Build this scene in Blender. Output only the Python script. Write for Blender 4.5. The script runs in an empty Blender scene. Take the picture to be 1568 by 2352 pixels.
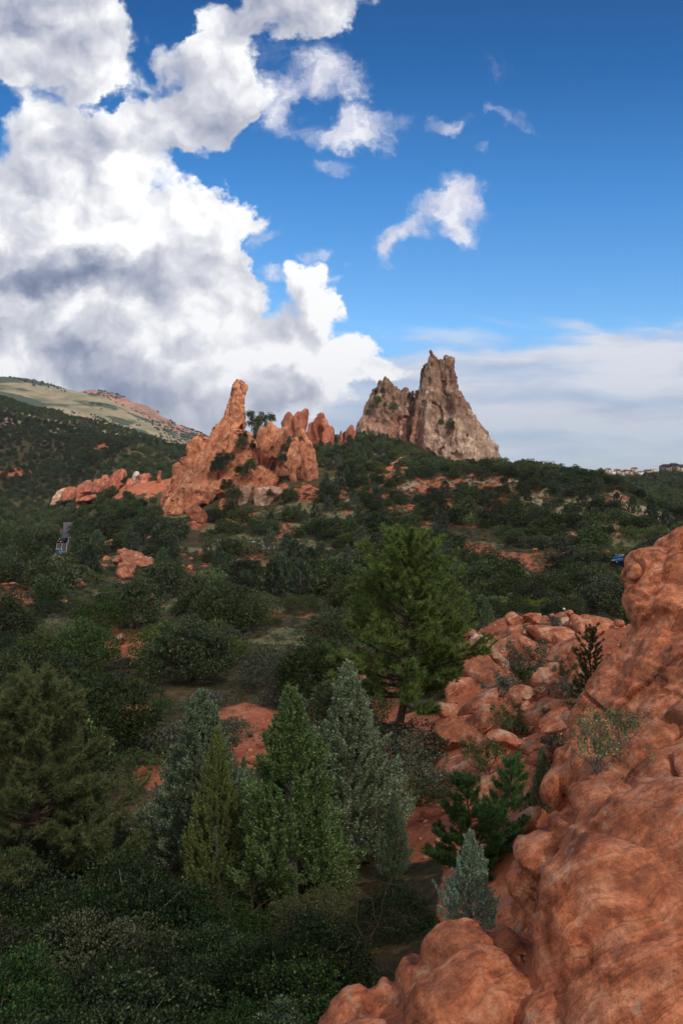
import bpy, math, random
import numpy as np
from mathutils import Vector, Matrix

# ---------------------------------------------------------------- camera, world, sun, exposure
S = bpy.context.scene
COL = S.collection
RAD = math.radians
F_PX, PITCH = 796.44, RAD(3.02)
cd = bpy.data.cameras.new('camera')
cd.sensor_fit = 'VERTICAL'; cd.sensor_height = 36; cd.lens = 28.0
cd.clip_start = 0.1; cd.clip_end = 40000
cam = bpy.data.objects.new('camera', cd); COL.objects.link(cam)
cam.location = (0, 0, 0); cam.rotation_euler = (math.pi/2 - PITCH, 0, 0)
S.camera = cam
S.view_settings.view_transform = 'Standard'; S.view_settings.look = 'None'
S.view_settings.exposure = 0.15; S.view_settings.gamma = 1.0
S.render.engine = 'CYCLES'
S.cycles.max_bounces = 5; S.cycles.diffuse_bounces = 3; S.cycles.glossy_bounces = 2
S.cycles.transmission_bounces = 3; S.cycles.transparent_max_bounces = 12
S.cycles.use_denoising = True
S.cycles.denoising_prefilter = 'ACCURATE'

SUN_AZ, SUN_EL = 148.0, 48.0                      # clockwise from the view direction, height
sdir = Vector((math.sin(RAD(SUN_AZ))*math.cos(RAD(SUN_EL)), math.cos(RAD(SUN_AZ))*math.cos(RAD(SUN_EL)), math.sin(RAD(SUN_EL))))
sl = bpy.data.lights.new('sun', 'SUN'); sl.energy = 3.1; sl.angle = RAD(0.53); sl.color = (1.0, 0.93, 0.82)
so = bpy.data.objects.new('sun', sl); COL.objects.link(so)
so.rotation_euler = sdir.to_track_quat('Z', 'Y').to_euler(); so.location = (0, 0, 60)

def at(X, Y, D):
    """point seen at (X, Y) of the 1568 x 2352 picture, D metres ahead"""
    u = (X*682/1568 - 341)/F_PX; w = -(Y*1024/2352 - 512)/F_PX
    c, s = math.cos(PITCH), math.sin(PITCH)
    dy = c + w*s
    return Vector((u*D/dy, D, (-s + w*c)*D/dy))
def proj(P):
    P = np.asarray(P, float); c, s = math.cos(PITCH), math.sin(PITCH)
    d = np.maximum(P[..., 1]*c - P[..., 2]*s, 1e-3); up = P[..., 1]*s + P[..., 2]*c
    return (P[..., 0]/d*F_PX + 341)*1568/682, (512 - up/d*F_PX)*2352/1024
MPP = 1/1831.0                                    # metres per picture unit per metre of distance

# node helper
class NT:
    def __init__(s, tree): s.t = tree; tree.nodes.clear()
    def n(s, typ, **kw):
        nd = s.t.nodes.new(typ)
        ins = kw.pop('ins', {})
        for k, v in kw.items(): setattr(nd, k, v)
        for k, v in ins.items():
            if isinstance(v, bpy.types.NodeSocket): s.t.links.new(v, nd.inputs[k])
            else: nd.inputs[k].default_value = v
        return nd
    def m(s, op, a, b=0.0, c=None, clamp=False):
        d = {0: a, 1: b}
        if c is not None: d[2] = c
        return s.n('ShaderNodeMath', operation=op, use_clamp=clamp, ins=d).outputs[0]
    def vm(s, op, a, b=(0, 0, 0), out=0):
        return s.n('ShaderNodeVectorMath', operation=op, ins={0: a, 1: b}).outputs[out]
    def mr(s, v, a, b, c=0.0, d=1.0, smooth=True):
        return s.n('ShaderNodeMapRange', interpolation_type='SMOOTHSTEP' if smooth else 'LINEAR', clamp=not smooth, ins={0: v, 1: a, 2: b, 3: c, 4: d}).outputs[0]
    def noise(s, vec, scale, detail=4, rough=0.5, dist=0.0, col=False, lac=2.0, dim='3D'):
        nd = s.n('ShaderNodeTexNoise', noise_dimensions=dim, ins={'Vector': vec, 'Scale': scale, 'Detail': detail, 'Roughness': rough, 'Distortion': dist, 'Lacunarity': lac})
        return nd.outputs['Color' if col else 'Fac']
    def mix(s, f, a, b, mode='MIX'):
        nd = s.t.nodes.new('ShaderNodeMix'); nd.data_type = 'RGBA'; nd.blend_type = mode
        for k, v in ((0, f), (6, a), (7, b)):
            if isinstance(v, bpy.types.NodeSocket): s.t.links.new(v, nd.inputs[k])
            else: nd.inputs[k].default_value = (tuple(v) + (1,))[:4] if k else v
        return nd.outputs[2]
    def ramp(s, f, stops):
        nd = s.n('ShaderNodeValToRGB', ins={0: f}); e = nd.color_ramp.elements
        while len(e) < len(stops): e.new(0.5)
        for i, (p, c) in enumerate(stops): e[i].position = p; e[i].color = tuple(c) + (1,)
        return nd.outputs[0]
    def mapping(s, vec, loc=(0, 0, 0), rot=(0, 0, 0), sc=(1, 1, 1), typ='POINT'):
        return s.n('ShaderNodeMapping', vector_type=typ, ins={0: vec, 1: loc, 2: rot, 3: sc}).outputs[0]

KEEP = []          # (X0, X1, Y0, Y1, distance) of things the woods leave open to view
W = bpy.data.worlds.new("World"); S.world = W; W.use_nodes = True
def build_world():
    g = NT(W.node_tree)
    sky = g.n('ShaderNodeTexSky', sky_type='NISHITA', sun_disc=False, sun_elevation=RAD(SUN_EL), sun_rotation=RAD(SUN_AZ),
              altitude=1900.0, air_density=1.0, dust_density=0.6, ozone_density=3.0).outputs[0]
    gen = g.n('ShaderNodeTexCoord').outputs['Generated']
    sp = g.n('ShaderNodeSeparateXYZ', ins={0: gen}).outputs
    y = g.m('MAXIMUM', sp[1], 0.12)
    a = g.m('DIVIDE', sp[0], y); b = g.m('DIVIDE', sp[2], y)
    p = g.n('ShaderNodeCombineXYZ', ins={0: a, 1: b, 2: 0.0}).outputs[0]
    def xy(X, Y):
        q = at(X, Y, 1.0); return q.x, q.z
    K = MPP
    def blobs(lst, pw):
        pw = g.n('ShaderNodeSeparateXYZ', ins={0: pw}).outputs
        tot = None
        for (X, Y, rx, ry, rot, w) in lst:
            x0, y0 = xy(X, Y)
            c_, s_ = math.cos(RAD(rot)), math.sin(RAD(rot)); ax, ay = rx*K, ry*K
            z1 = 1.0 if tot is None else g.m('MULTIPLY_ADD', tot, 1e-6, 1.0)      # keeps the sum a chain
            q = g.n('ShaderNodeCombineXYZ', ins={0: pw[0], 1: pw[1], 2: z1}).outputs[0]
            u_ = g.vm('DOT_PRODUCT', q, (c_/ax, s_/ax, -(c_*x0 + s_*y0)/ax), out=1)
            v_ = g.vm('DOT_PRODUCT', q, (-s_/ay, c_/ay, -(-s_*x0 + c_*y0)/ay), out=1)
            r2 = g.m('MULTIPLY_ADD', u_, u_, g.m('MULTIPLY', v_, v_))
            t = g.m('MAXIMUM', g.m('SUBTRACT', 1.0, r2), 0.0)
            tot = g.m('MULTIPLY_ADD', g.m('MULTIPLY', t, t), w, 0.0 if tot is None else tot)
        return tot
    # domain warp
    wc = g.noise(g.vm('MULTIPLY', p, (1, 1.25, 1)), 11.0, 5, 0.62, col=True, dim='2D')
    warp = g.vm('MULTIPLY', g.vm('SUBTRACT', wc, (0.5, 0.5, 0.5)), (0.085, 0.075, 0.0))
    pw = g.vm('ADD', p, warp)
    # cumulus coverage
    cover = [
        (60, 60, 330, 190, 0, 1.1), (200, 120, 330, 220, 0, 1.0), (450, 210, 190, 190, -50, .9), (640, 15, 330, 115, 4, 1.5), (520, 120, 120, 110, 0, .7),
        (60, 330, 260, 150, 0, 1.0), (330, 310, 260, 120, 10, 1.0), (470, 330, 110, 80, 0, .6), (540, 240, 90, 120, -20, .5), (300, 470, 310, 170, 0, 1.4), (120, 520, 290, 160, 0, 1.2),
        (0, 560, 250, 170, 0, 1.2), (400, 560, 260, 120, 0, 1.1), (560, 485, 200, 62, -14, 1.15), (250, 700, 420, 180, 0, 1.3), (480, 620, 170, 160, 0, .8),
        (100, 800, 400, 190, 0, 1.3), (0, 660, 300, 150, 0, 1.0), (100, 640, 300, 110, 0, .8), (60, 430, 200, 90, 0, .6), (80, 715, 170, 110, 0, .9), (150, 810, 140, 80, 0, .6), (200, 900, 420, 110, 0, .9), (560, 720, 260, 120, -15, 1.1), (730, 660, 120, 70, -40, 1.0), (790, 610, 50, 60, 0, .7), (600, 830, 420, 110, 0, 1.2),
        (820, 830, 230, 70, -12, 1.15), (740, 720, 140, 110, -20, .7), (560, 640, 90, 90, 0, .8), (300, 900, 480, 150, 0, 1.3), (380, 985, 330, 90, 0, .8), (560, 950, 330, 60, 0, .6), (900, 757, 52, 50, 60, .8), (950, 732, 30, 24, 60, .5),
        (620, 900, 300, 70, 0, .8), (240, 230, 110, 30, 15, -.55), (400, 275, 110, 40, -30, -.25),(420, 60, 60, 50, 0, -.5), (170, 420, 80, 35, 10, -.35), (50, 480, 70, 25, 15, -.5), (640, 560, 60, 30, 0, -.3)]
    small = [
        (760, 165, 120, 70, -25, .9), (720, 205, 60, 36, -10, .6), (840, 305, 190, 46, 4, .95), (800, 270, 70, 30, 40, .5), (770, 387, 44, 26, 0, .62),
        (1060, 462, 100, 54, -28, 1.0), (1040, 525, 52, 60, 25, .85), (985, 470, 60, 36, 10, .7), (930, 530, 85, 44, 15, .9), (875, 570, 34, 50, -35, .65),
        (1165, 268, 100, 24, -15, .5), (600, 545, 62, 30, 30, .6), (620, 180, 110, 110, 0, .55), (640, 230, 70, 60, 0, .4), (717, 585, 30, 26, -30, .55),
        (1020, 300, 80, 24, 20, .45), (1135, 160, 60, 36, 0, .34), (1100, 348, 34, 20, 0, .42), (660, 290, 100, 50, 0, .42), (640, 640, 60, 24, 0, .5), (1010, 290, 60, 22, 0, .35)]
    M = blobs(cover, pw)
    Ms = blobs([(a_, b_, c_*1.12, d_*1.2, e_, f_*1.18) for a_, b_, c_, d_, e_, f_ in small], pw)
    def field(off):
        q = g.vm('ADD', p, off) if off else p
        q = g.vm('ADD', q, g.vm('MULTIPLY', warp, (0.5, 0.5, 0)))
        n1 = g.noise(q, 7.5, 8, 0.53, dim='2D')
        vo = g.n('ShaderNodeTexVoronoi', feature='F1', voronoi_dimensions='2D', ins={'Vector': q, 'Scale': 13.0, 'Detail': 3.0, 'Roughness': 0.5}).outputs['Distance']
        return g.m('ADD', g.m('MULTIPLY', n1, 0.95), g.m('MULTIPLY', vo, -0.30))
    N0 = field(None)
    N1 = field((0.010, 0.020, 0))
    N2 = field((0.035, 0.06, 0))
    Mc = g.m('MINIMUM', M, 1.7)
    D = g.m('ADD', g.m('SUBTRACT', Mc, 0.50), g.m('MULTIPLY', g.m('SUBTRACT', N0, 0.30), 2.1))
    alphaC = g.m('MULTIPLY', g.mr(D, -0.09, 0.33), g.mr(M, 0.0, 0.12))
    Nf = g.noise(g.vm('ADD', p, warp), 16.0, 7, 0.62, dim='2D')
    Ds = g.m('ADD', g.m('SUBTRACT', Ms, 0.47), g.m('MULTIPLY', g.m('SUBTRACT', Nf, 0.5), 1.7))
    alphaS = g.m('MULTIPLY', g.m('MULTIPLY', g.mr(Ds, -0.32, 0.78), 0.95), g.mr(Ms, 0.0, 0.15))
    # shading of the cumulus: billow relief towards the sun, thick grey bellies
    rel = g.m('ADD', g.m('MULTIPLY', g.m('SUBTRACT', N0, N1), .9), g.m('MULTIPLY', g.m('SUBTRACT', N0, N2), .65))
    tone = blobs([
        (330, 450, 260, 150, 0, .66), (90, 520, 240, 90, 0, .6), (570, 480, 200, 90, -10, .6), (280, 300, 300, 120, 0, -.02), (740, 660, 170, 100, -30, .6),
        (480, 780, 330, 100, -10, .5), (800, 830, 260, 90, -8, .6), (110, 700, 220, 60, 0, .36), (590,700,120,80,0,.3), (60, 20, 300, 90, 0, -.16), (600, 20, 300, 110, 0, -.05),
        (200, 150, 330, 130, 0, -.08),
        (200, 630, 400, 66, 4, -.52), (40, 612, 330, 60, 0, -.30), (330, 655, 180, 50, 0, -.14), (60, 790, 140, 60, 0, -.2), (170, 800, 130, 60, 0, -.12), (470, 700, 140, 45, -25, -.12),
        (330, 915, 330, 50, 0, -.22), (300, 850, 120, 40, 0, -.15), (420, 160, 120, 60, 0, -.1), (540, 930, 300, 60, 0, -.18), (620, 860, 120, 30, -10, -.1)], pw)
    L = g.m('ADD', g.m('ADD', 0.66, g.m('MULTIPLY', tone, 0.66)), rel)
    edge = g.mr(D, 0.05, 0.5, 0.16, 0.0)
    L = g.m('ADD', L, edge)
    cc = g.ramp(L, [(0.0, (.17, .20, .30)), (.26, (.27, .31, .43)), (.5, (.47, .49, .58)), (.75, (.70, .71, .76)), (1.0, (1.0, 1.0, 1.0))])
    Ls = g.m('ADD', 0.62, g.m('MULTIPLY', g.m('SUBTRACT', Nf, 0.5), 1.6))
    cs = g.ramp(Ls, [(0.2, (.50, .52, .66)), (.6, (.70, .70, .80)), (.9, (.93, .93, .96))])
    # thin stratus veil low on the right
    pv = g.vm('ADD', p, g.vm('MULTIPLY', warp, (0.5, 0.25, 0)))
    nv = g.noise(g.mapping(pv, rot=(0, 0, RAD(-7)), sc=(3.0, 20.0, 1)), 1.6, 6, 0.58, dim='2D')
    spv = g.n('ShaderNodeSeparateXYZ', ins={0: pv}).outputs
    x9, z9 = xy(960, 785); x15, z15 = xy(1568, 735)
    line = g.m('ADD', g.m('MULTIPLY', g.m('SUBTRACT', spv[0], x9), (z15 - z9)/(x15 - x9)), z9)
    hgt = g.m('SUBTRACT', line, spv[1])                               # below the veil's upper edge
    top = g.mr(g.m('ADD', hgt, g.m('MULTIPLY', g.m('SUBTRACT', nv, .5), .10)), -0.008, 0.03)
    low = g.mr(spv[1], 0.0, 0.075, 0.62, 1.0)
    band = blobs([(1330, 752, 150, 18, -10, .6), (1060, 770, 190, 20, -4, .5), (900, 930, 300, 18, -2, .5), (1160, 742, 130, 10, -8, .25)], pv)
    veil = g.m('MULTIPLY', g.m('MULTIPLY', top, low), g.mr(nv, 0.28, 0.60, 0.78, 1.0))
    veil = g.m('MAXIMUM', veil, g.m('MULTIPLY', band, g.mr(nv, 0.25, 0.6, 0.3, 1.1)))
    cv = g.ramp(g.noise(g.mapping(pv, rot=(0, 0, RAD(-5)), sc=(2.2, 12, 1)), 2.6, 4, 0.5, dim='2D'), [(.30, (.46, .52, .66)), (.44, (.60, .64, .75)), (.60, (.74, .765, .84))])
    # clear sky: deeper blue towards the zenith
    rng_ = g.mr(b, 0.0, 0.62, 0.0, 1.0, smooth=False)
    tint = g.ramp(rng_, [(0.0, (.78, .88, 1.10)), (.12, (.84, 1.10, 1.30)), (.28, (.88, 1.44, 1.66)), (.55, (.36, 1.16, 1.62)), (.8, (.06, .74, 1.22)), (1.0, (.02, .52, .96))])
    skyc = g.mix(1.0, sky, tint, 'MULTIPLY')
    front = g.mr(sp[1], 0.05, 0.3)
    up = g.mr(sp[2], -0.02, 0.02)
    skyc = g.mix(g.m('MULTIPLY', veil, up), skyc, g.vm('MULTIPLY', cv, (10, 10, 10)))
    skyc = g.mix(alphaS, skyc, g.vm('MULTIPLY', cs, (10, 10, 10)))
    skyc = g.mix(alphaC, skyc, g.vm('MULTIPLY', cc, (10, 10, 10)))
    bg = g.n('ShaderNodeBackground', ins={'Color': skyc, 'Strength': 0.1})
    behind = g.mix(g.mr(g.noise(g.vm('MULTIPLY', gen, (1, 1, 1.6)), 2.2, 3, .55), .30, .44), g.mix(1.0, sky, (.85, .95, 1.0), 'MULTIPLY'), (7.6, 7.45, 7.4))
    plain = g.n('ShaderNodeBackground', ins={'Color': behind, 'Strength': 0.1})
    mx = g.n('ShaderNodeMixShader', ins={0: front, 1: plain.outputs[0], 2: bg.outputs[0]})
    g.n('ShaderNodeOutputWorld', ins={0: mx.outputs[0]})
build_world()
W.cycles.sampling_method = 'MANUAL'; W.cycles.sample_map_resolution = 512
# ---------------------------------------------------------------- numpy helpers
def vnoise(P, seed=0):
    """smooth value noise in -1..1 at points P (n x 3)"""
    P = np.asarray(P, np.float64); i = np.floor(P).astype(np.int64); f = P - i
    f = f*f*f*(f*(f*6 - 15) + 10)
    def h(a, b, c):
        n = (a*374761393 + b*668265263 + c*2147483647 + seed*1274126177) & 0xffffffff
        n = ((n ^ (n >> 13))*1274126177) & 0xffffffff
        n = ((n ^ (n >> 16))*2246822519) & 0xffffffff
        return ((n ^ (n >> 15)) & 0xffffff)/8388607.5 - 1.0
    x, y, z = i[:, 0], i[:, 1], i[:, 2]; fx, fy, fz = f[:, 0], f[:, 1], f[:, 2]
    def l(a, b, t): return a + (b - a)*t
    return l(l(l(h(x, y, z), h(x+1, y, z), fx), l(h(x, y+1, z), h(x+1, y+1, z), fx), fy),
             l(l(h(x, y, z+1), h(x+1, y, z+1), fx), l(h(x, y+1, z+1), h(x+1, y+1, z+1), fx), fy), fz)
def fbm(P, octv=4, seed=0, gain=0.5, lac=2.03):
    P = np.asarray(P, np.float64); o = np.zeros(len(P)); a = 1.0; t = 0
    for k in range(octv):
        o += a*vnoise(P, seed + 17*k); t += a; a *= gain; P = P*lac + 11.3
    return o/t
def ridged(P, octv=4, seed=0, gain=0.5):
    P = np.asarray(P, np.float64); o = np.zeros(len(P)); a = 1.0; t = 0
    for k in range(octv):
        o += a*(1 - np.abs(vnoise(P, seed + 31*k))*2); t += a; a *= gain; P = P*2.07 + 5.1
    return o/t
def rot2(x, y, a):
    return x*math.cos(a) - y*math.sin(a), x*math.sin(a) + y*math.cos(a)

def mesh_np(name, V, Fs, mats=(), smooth=False, attrs=None):
    """V n x 3; Fs: list of (faces m x k, material index)"""
    me = bpy.data.meshes.new(name); V = np.asarray(V, np.float32)
    me.vertices.add(len(V)); me.vertices.foreach_set('co', V.ravel())
    Fs = [(np.asarray(f, np.int32), i) for f, i in Fs if len(f)]
    lt = np.concatenate([np.full(len(f), f.shape[1], np.int32) for f, i in Fs])
    li = np.concatenate([f.ravel() for f, i in Fs])
    mi = np.concatenate([np.full(len(f), i, np.int32) for f, i in Fs])
    me.loops.add(len(li)); me.loops.foreach_set('vertex_index', li)
    me.polygons.add(len(lt)); me.polygons.foreach_set('loop_start', np.concatenate([[0], np.cumsum(lt)[:-1]]).astype(np.int32))
    me.polygons.foreach_set('material_index', mi)
    if smooth: me.polygons.foreach_set('use_smooth', np.ones(len(lt), bool))
    for m in mats: me.materials.append(m)
    for k, a in (attrs or {}).items():
        a = np.asarray(a, np.float32)
        if a.ndim == 1:
            at_ = me.attributes.new(k, 'FLOAT', 'POINT'); at_.data.foreach_set('value', a)
        else:
            at_ = me.attributes.new(k, 'FLOAT_COLOR', 'POINT')
            at_.data.foreach_set('color', np.concatenate([a, np.ones((len(a), 1), np.float32)], 1).ravel())
    me.update(calc_edges=True)
    return me
def tag(o, label=None, cat=None, group=None, kind=None):
    for k, v in (('label', label), ('category', cat), ('group', group), ('kind', kind)):
        if v: o[k] = v
    return o
def obj(name, me, parent=None, loc=(0, 0, 0), rz=0.0, sc=1.0):
    o = bpy.data.objects.new(name, me); COL.objects.link(o); o.location = loc; o.rotation_euler.z = rz
    o.scale = (sc, sc, sc) if not hasattr(sc, '__len__') else sc
    if parent: o.parent = parent
    return o
def empty(name, loc, rz=0.0, sc=1.0):
    o = obj(name, None, None, loc, rz, sc); o.empty_display_size = 0.3; return o
def children(o): return [c for c in COL.objects if c.parent == o]
def grid_faces(nr, nc, wrap=False):
    i = np.arange(nr - 1)[:, None]*nc; j = np.arange(nc if wrap else nc - 1)[None, :]
    a = i + j; b = i + (j + 1) % nc
    return np.stack([a, b, b + nc, a + nc], -1).reshape(-1, 4)
def tube(path, radii, k=6):
    path = np.asarray(path, float); n = len(path)
    d = np.gradient(path, axis=0); d /= np.linalg.norm(d, axis=1)[:, None] + 1e-9
    ref = np.tile([0.31, 0.83, 0.17], (n, 1)); u = np.cross(d, ref); u /= np.linalg.norm(u, axis=1)[:, None] + 1e-9
    v = np.cross(d, u); t = np.linspace(0, 2*math.pi, k, endpoint=False)
    V = path[:, None] + (u[:, None]*np.cos(t)[None, :, None] + v[:, None]*np.sin(t)[None, :, None])*np.asarray(radii)[:, None, None]
    return V.reshape(-1, 3), grid_faces(n, k, True)
class Acc:
    """collects pieces into one mesh"""
    def __init__(s): s.V = []; s.F = {}; s.n = 0
    def add(s, V, F, mi=0):
        F = np.asarray(F) + s.n; s.V.append(np.asarray(V)); s.F.setdefault((F.shape[1], mi), []).append(F); s.n += len(V)
    def mesh(s, name, mats, smooth=False):
        return mesh_np(name, np.concatenate(s.V), [(np.concatenate(f), k[1]) for k, f in s.F.items()], mats, smooth)
    def box(s, lo, hi, mi=0, top=1.0):
        (x0, y0, z0), (x1, y1, z1) = lo, hi; cx, cy = (x0+x1)/2, (y0+y1)/2
        tx0, tx1, ty0, ty1 = cx+(x0-cx)*top, cx+(x1-cx)*top, cy+(y0-cy)*top, cy+(y1-cy)*top
        s.add([(x0, y0, z0), (x1, y0, z0), (x1, y1, z0), (x0, y1, z0), (tx0, ty0, z1), (tx1, ty0, z1), (tx1, ty1, z1), (tx0, ty1, z1)],
              [(3, 2, 1, 0), (4, 5, 6, 7), (0, 1, 5, 4), (1, 2, 6, 5), (2, 3, 7, 6), (3, 0, 4, 7)], mi)
_ico = {}
def ico(sub):
    if sub not in _ico:
        t = (1 + 5**.5)/2
        V = [(-1, t, 0), (1, t, 0), (-1, -t, 0), (1, -t, 0), (0, -1, t), (0, 1, t), (0, -1, -t), (0, 1, -t), (t, 0, -1), (t, 0, 1), (-t, 0, -1), (-t, 0, 1)]
        V = [np.array(v)/np.linalg.norm(v) for v in V]
        F = [(0, 11, 5), (0, 5, 1), (0, 1, 7), (0, 7, 10), (0, 10, 11), (1, 5, 9), (5, 11, 4), (11, 10, 2), (10, 7, 6), (7, 1, 8), (3, 9, 4), (3, 4, 2), (3, 2, 6), (3, 6, 8), (3, 8, 9), (4, 9, 5), (2, 4, 11), (6, 2, 10), (8, 6, 7), (9, 8, 1)]
        for _ in range(sub):
            c = {}; G = []
            def mid(a, b):
                k = (min(a, b), max(a, b))
                if k not in c:
                    m = V[a] + V[b]; V.append(m/np.linalg.norm(m)); c[k] = len(V) - 1
                return c[k]
            for a, b, d in F:
                x, y, z = mid(a, b), mid(b, d), mid(d, a); G += [(a, x, z), (b, y, x), (d, z, y), (x, y, z)]
            F = G
        _ico[sub] = (np.array(V), np.array(F))
    return _ico[sub]

# ---------------------------------------------------------------- terrain
# (X, Y, D): where the bare ground lies D metres ahead; one surface through all of them
GP = []
def gp(X, *pairs):
    for Y, D in pairs: GP.append((X, Y, float(np.interp(D, [0, 85, 110, 130, 155, 180, 205, 250, 300, 350, 1e5], [0, 85, 118, 148, 184, 213, 232, 262, 306, 352, 1e5]))))
gp(-150, (2352, 14), (1900, 28), (1600, 56), (1400, 110), (1290, 200), (1250, 320), (1215, 450), (1180, 580), (1140, 680), (1060, 790), (990, 910), (925, 1060), (960, 1350))
gp(0, (2750, 9), (2352, 14.5), (2050, 22), (1800, 35), (1600, 58), (1450, 90), (1350, 130), (1290, 200), (1250, 315), (1215, 450), (1180, 580), (1140, 680), (1060, 790), (990, 910), (934, 1050), (965, 1350))
gp(130, (2352, 14.5), (1900, 29), (1500, 78), (1320, 160), (1282, 235), (1250, 312), (1215, 440), (1190, 540), (1150, 620), (1100, 700), (1040, 820), (968, 1020), (990, 1300))
gp(300, (2352, 14.5), (2050, 22), (1800, 34), (1600, 56), (1450, 88), (1330, 140), (1250, 200), (1190, 280), (1150, 350), (1105, 440), (1095, 560), (1050, 700), (1005, 960), (1030, 1250))
gp(175, (1166, 520), (1150, 570))
gp(215, (1205, 330), (1158, 450), (1140, 510), (1150, 600))
gp(270, (1128, 440), (1140, 520))
gp(320, (1180, 300), (1112, 405), (1128, 470))
gp(370, (1102, 412), (1115, 470))
gp(430, (1990, 23), (1700, 42), (1400, 105), (1250, 200), (1190, 275), (1160, 330), (1090, 450), (1110, 560), (1085, 700), (1045, 900), (1060, 1200))
gp(600, (2352, 14), (2050, 21), (1800, 33), (1650, 48), (1500, 74), (1350, 130), (1255, 190), (1200, 250), (1150, 310), (1090, 335), (1020, 400), (1040, 480), (1080, 700), (1110, 1200))
gp(690, (1100, 316), (1062, 345))
gp(640, (1122, 302), (1098, 318))
gp(735, (1080, 325))
gp(590, (1150, 296), (1125, 306))
gp(540, (1170, 290), (1120, 312), (1040, 360), (1015, 385))
gp(760, (2352, 13.5), (2100, 19), (1850, 30), (1650, 47), (1450, 88), (1330, 140), (1255, 190), (1200, 245), (1130, 300), (1050, 370), (1025, 410), (1060, 600), (1110, 1200))
gp(900, (2352, 13), (2100, 18.5), (1860, 31), (1700, 42), (1550, 62), (1400, 108), (1300, 155), (1240, 205), (1190, 250), (1110, 300), (1040, 370), (1020, 430), (1060, 560), (1110, 1200))
gp(1010, (2250, 14), (1900, 25), (1760, 33), (1620, 46), (1500, 68), (1420, 100), (1300, 155), (1240, 205), (1180, 250), (1100, 305), (1065, 370), (1080, 470), (1110, 900))
gp(1150, (2300, 11.5), (1950, 19), (1800, 27), (1680, 36), (1580, 46), (1470, 58), (1425, 66), (1440, 85), (1390, 115), (1300, 155), (1240, 200), (1170, 250), (1110, 290), (1078, 335), (1100, 420), (1110, 900))
gp(1290, (2300, 10.5), (2000, 15.5), (1800, 22), (1680, 32), (1560, 45), (1450, 58), (1425, 64), (1450, 85), (1390, 115), (1300, 155), (1240, 195), (1160, 245), (1095, 300), (1100, 360), (1115, 900))
gp(1420, (2300, 10), (2000, 14.5), (1800, 19), (1700, 24), (1600, 30), (1500, 45), (1440, 58), (1470, 80), (1400, 110), (1300, 152), (1240, 190), (1170, 235), (1122, 275), (1135, 340), (1125, 500), (1112, 1000))
gp(1568, (2300, 9.5), (2000, 14), (1800, 18), (1650, 20), (1500, 24), (1420, 30), (1420, 45), (1480, 75), (1400, 105), (1310, 150), (1250, 185), (1205, 220), (1200, 260), (1190, 330), (1150, 480), (1135, 620), (1107, 800))
gp(1720, (2300, 9), (1800, 17), (1500, 24), (1420, 40), (1480, 75), (1300, 150), (1230, 200), (1205, 300), (1140, 500), (1110, 800))
for X in (-150, 200, 500, 800, 1100, 1400, 1720): gp(X, (1118, 1900), (1100, 4000), (1092, 9000), (1088, 16000))
_A = []
for X, Y, D in GP:
    p = at(X, Y, D); r = math.hypot(p.x, p.y); _A.append((math.atan2(p.x, p.y), math.log(r), p.z/r))
for az in (-70, -110, 70, 110):
    for r, z in ((4, -7), (10, -9), (25, -13), (60, -17), (150, -18), (400, -20), (1500, -30), (9000, -60)):
        _A.append((RAD(az)*.62, math.log(r), z/r))
_A = np.array(_A)
def _feat(a, l): return np.stack([a*3.2, l*1.0], -1)
_X = _feat(_A[:, 0], _A[:, 1])
def _phi(d2): return 0.5*d2*np.log(d2 + 1e-12)
_n = len(_X); _K = _phi(((_X[:, None] - _X[None])**2).sum(-1)) + np.eye(_n)*0.0004
_Pm = np.concatenate([np.ones((_n, 1)), _X], 1)
_M = np.block([[_K, _Pm], [_Pm.T, np.zeros((3, 3))]])
_w = np.linalg.solve(_M, np.concatenate([_A[:, 2], np.zeros(3)]))
def smooth(a, b, x):
    t = np.clip((x - a)/(b - a), 0, 1); return t*t*(3 - 2*t)
def ground(x, y, fine=True):
    """height of the ground at x, y (arrays)"""
    x = np.atleast_1d(np.asarray(x, float)); y = np.atleast_1d(np.asarray(y, float))
    r = np.maximum(np.hypot(x, y), 3.0); az = np.arctan2(x, y)
    azc = np.clip(az, -1.35, 1.35); azc = np.sign(azc)*np.where(np.abs(azc) > .75, .75 + (np.abs(azc) - .75)*.4, np.abs(azc))
    lr = np.log(r); out = np.empty(len(r))
    for i in range(0, len(r), 20000):
        q = _feat(azc[i:i+20000], lr[i:i+20000])
        d2 = ((q[:, None] - _X[None])**2).sum(-1)
        out[i:i+20000] = _phi(d2) @ _w[:_n] + _w[_n] + q @ _w[_n+1:]
    z = out*r
    back = smooth(1.2, 2.0, np.abs(az)); z = z*(1 - back) + back*(-8 - 0.02*r)
    P = np.stack([x, y, np.zeros_like(x)], -1)
    if fine:
        hill = smooth(230, 330, r)
        z = z + fbm(P/9.0, 3, 5)*0.35*smooth(20, 60, r) + fbm(P/38.0, 3, 9)*(0.5 + 1.6*hill)*smooth(40, 150, r) - np.maximum(0, ridged(P/np.array([17.0, 40.0, 1]), 3, 15))*1.5*smooth(225, 270, r)*(1 - smooth(430, 520, r))
        far = smooth(480, 800, r)*(1 - smooth(1300, 2500, r))
        z = z + ridged(P/110.0 * np.array([1, .45, 1]), 4, 3)*13*far
    return z
def gz(x, y): return float(ground([x], [y])[0])
_dd = np.exp(np.linspace(math.log(9), math.log(1500), 420))
def hit(X, Y, dmin=9.0, dmax=1500.0):
    """distance at which the sight line through (X, Y) meets the ground"""
    p = at(X, Y, 1.0); z = ground(p.x*_dd, _dd)
    for d, g_ in zip(_dd, z):
        if dmin <= d <= dmax and p.z*d <= g_: return float(d)
    return float(dmax)
def on_ground(X, Y, **kw):
    D = hit(X, Y, **kw); p = at(X, Y, D); return Vector((p.x, p.y, gz(p.x, p.y))), D

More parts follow.
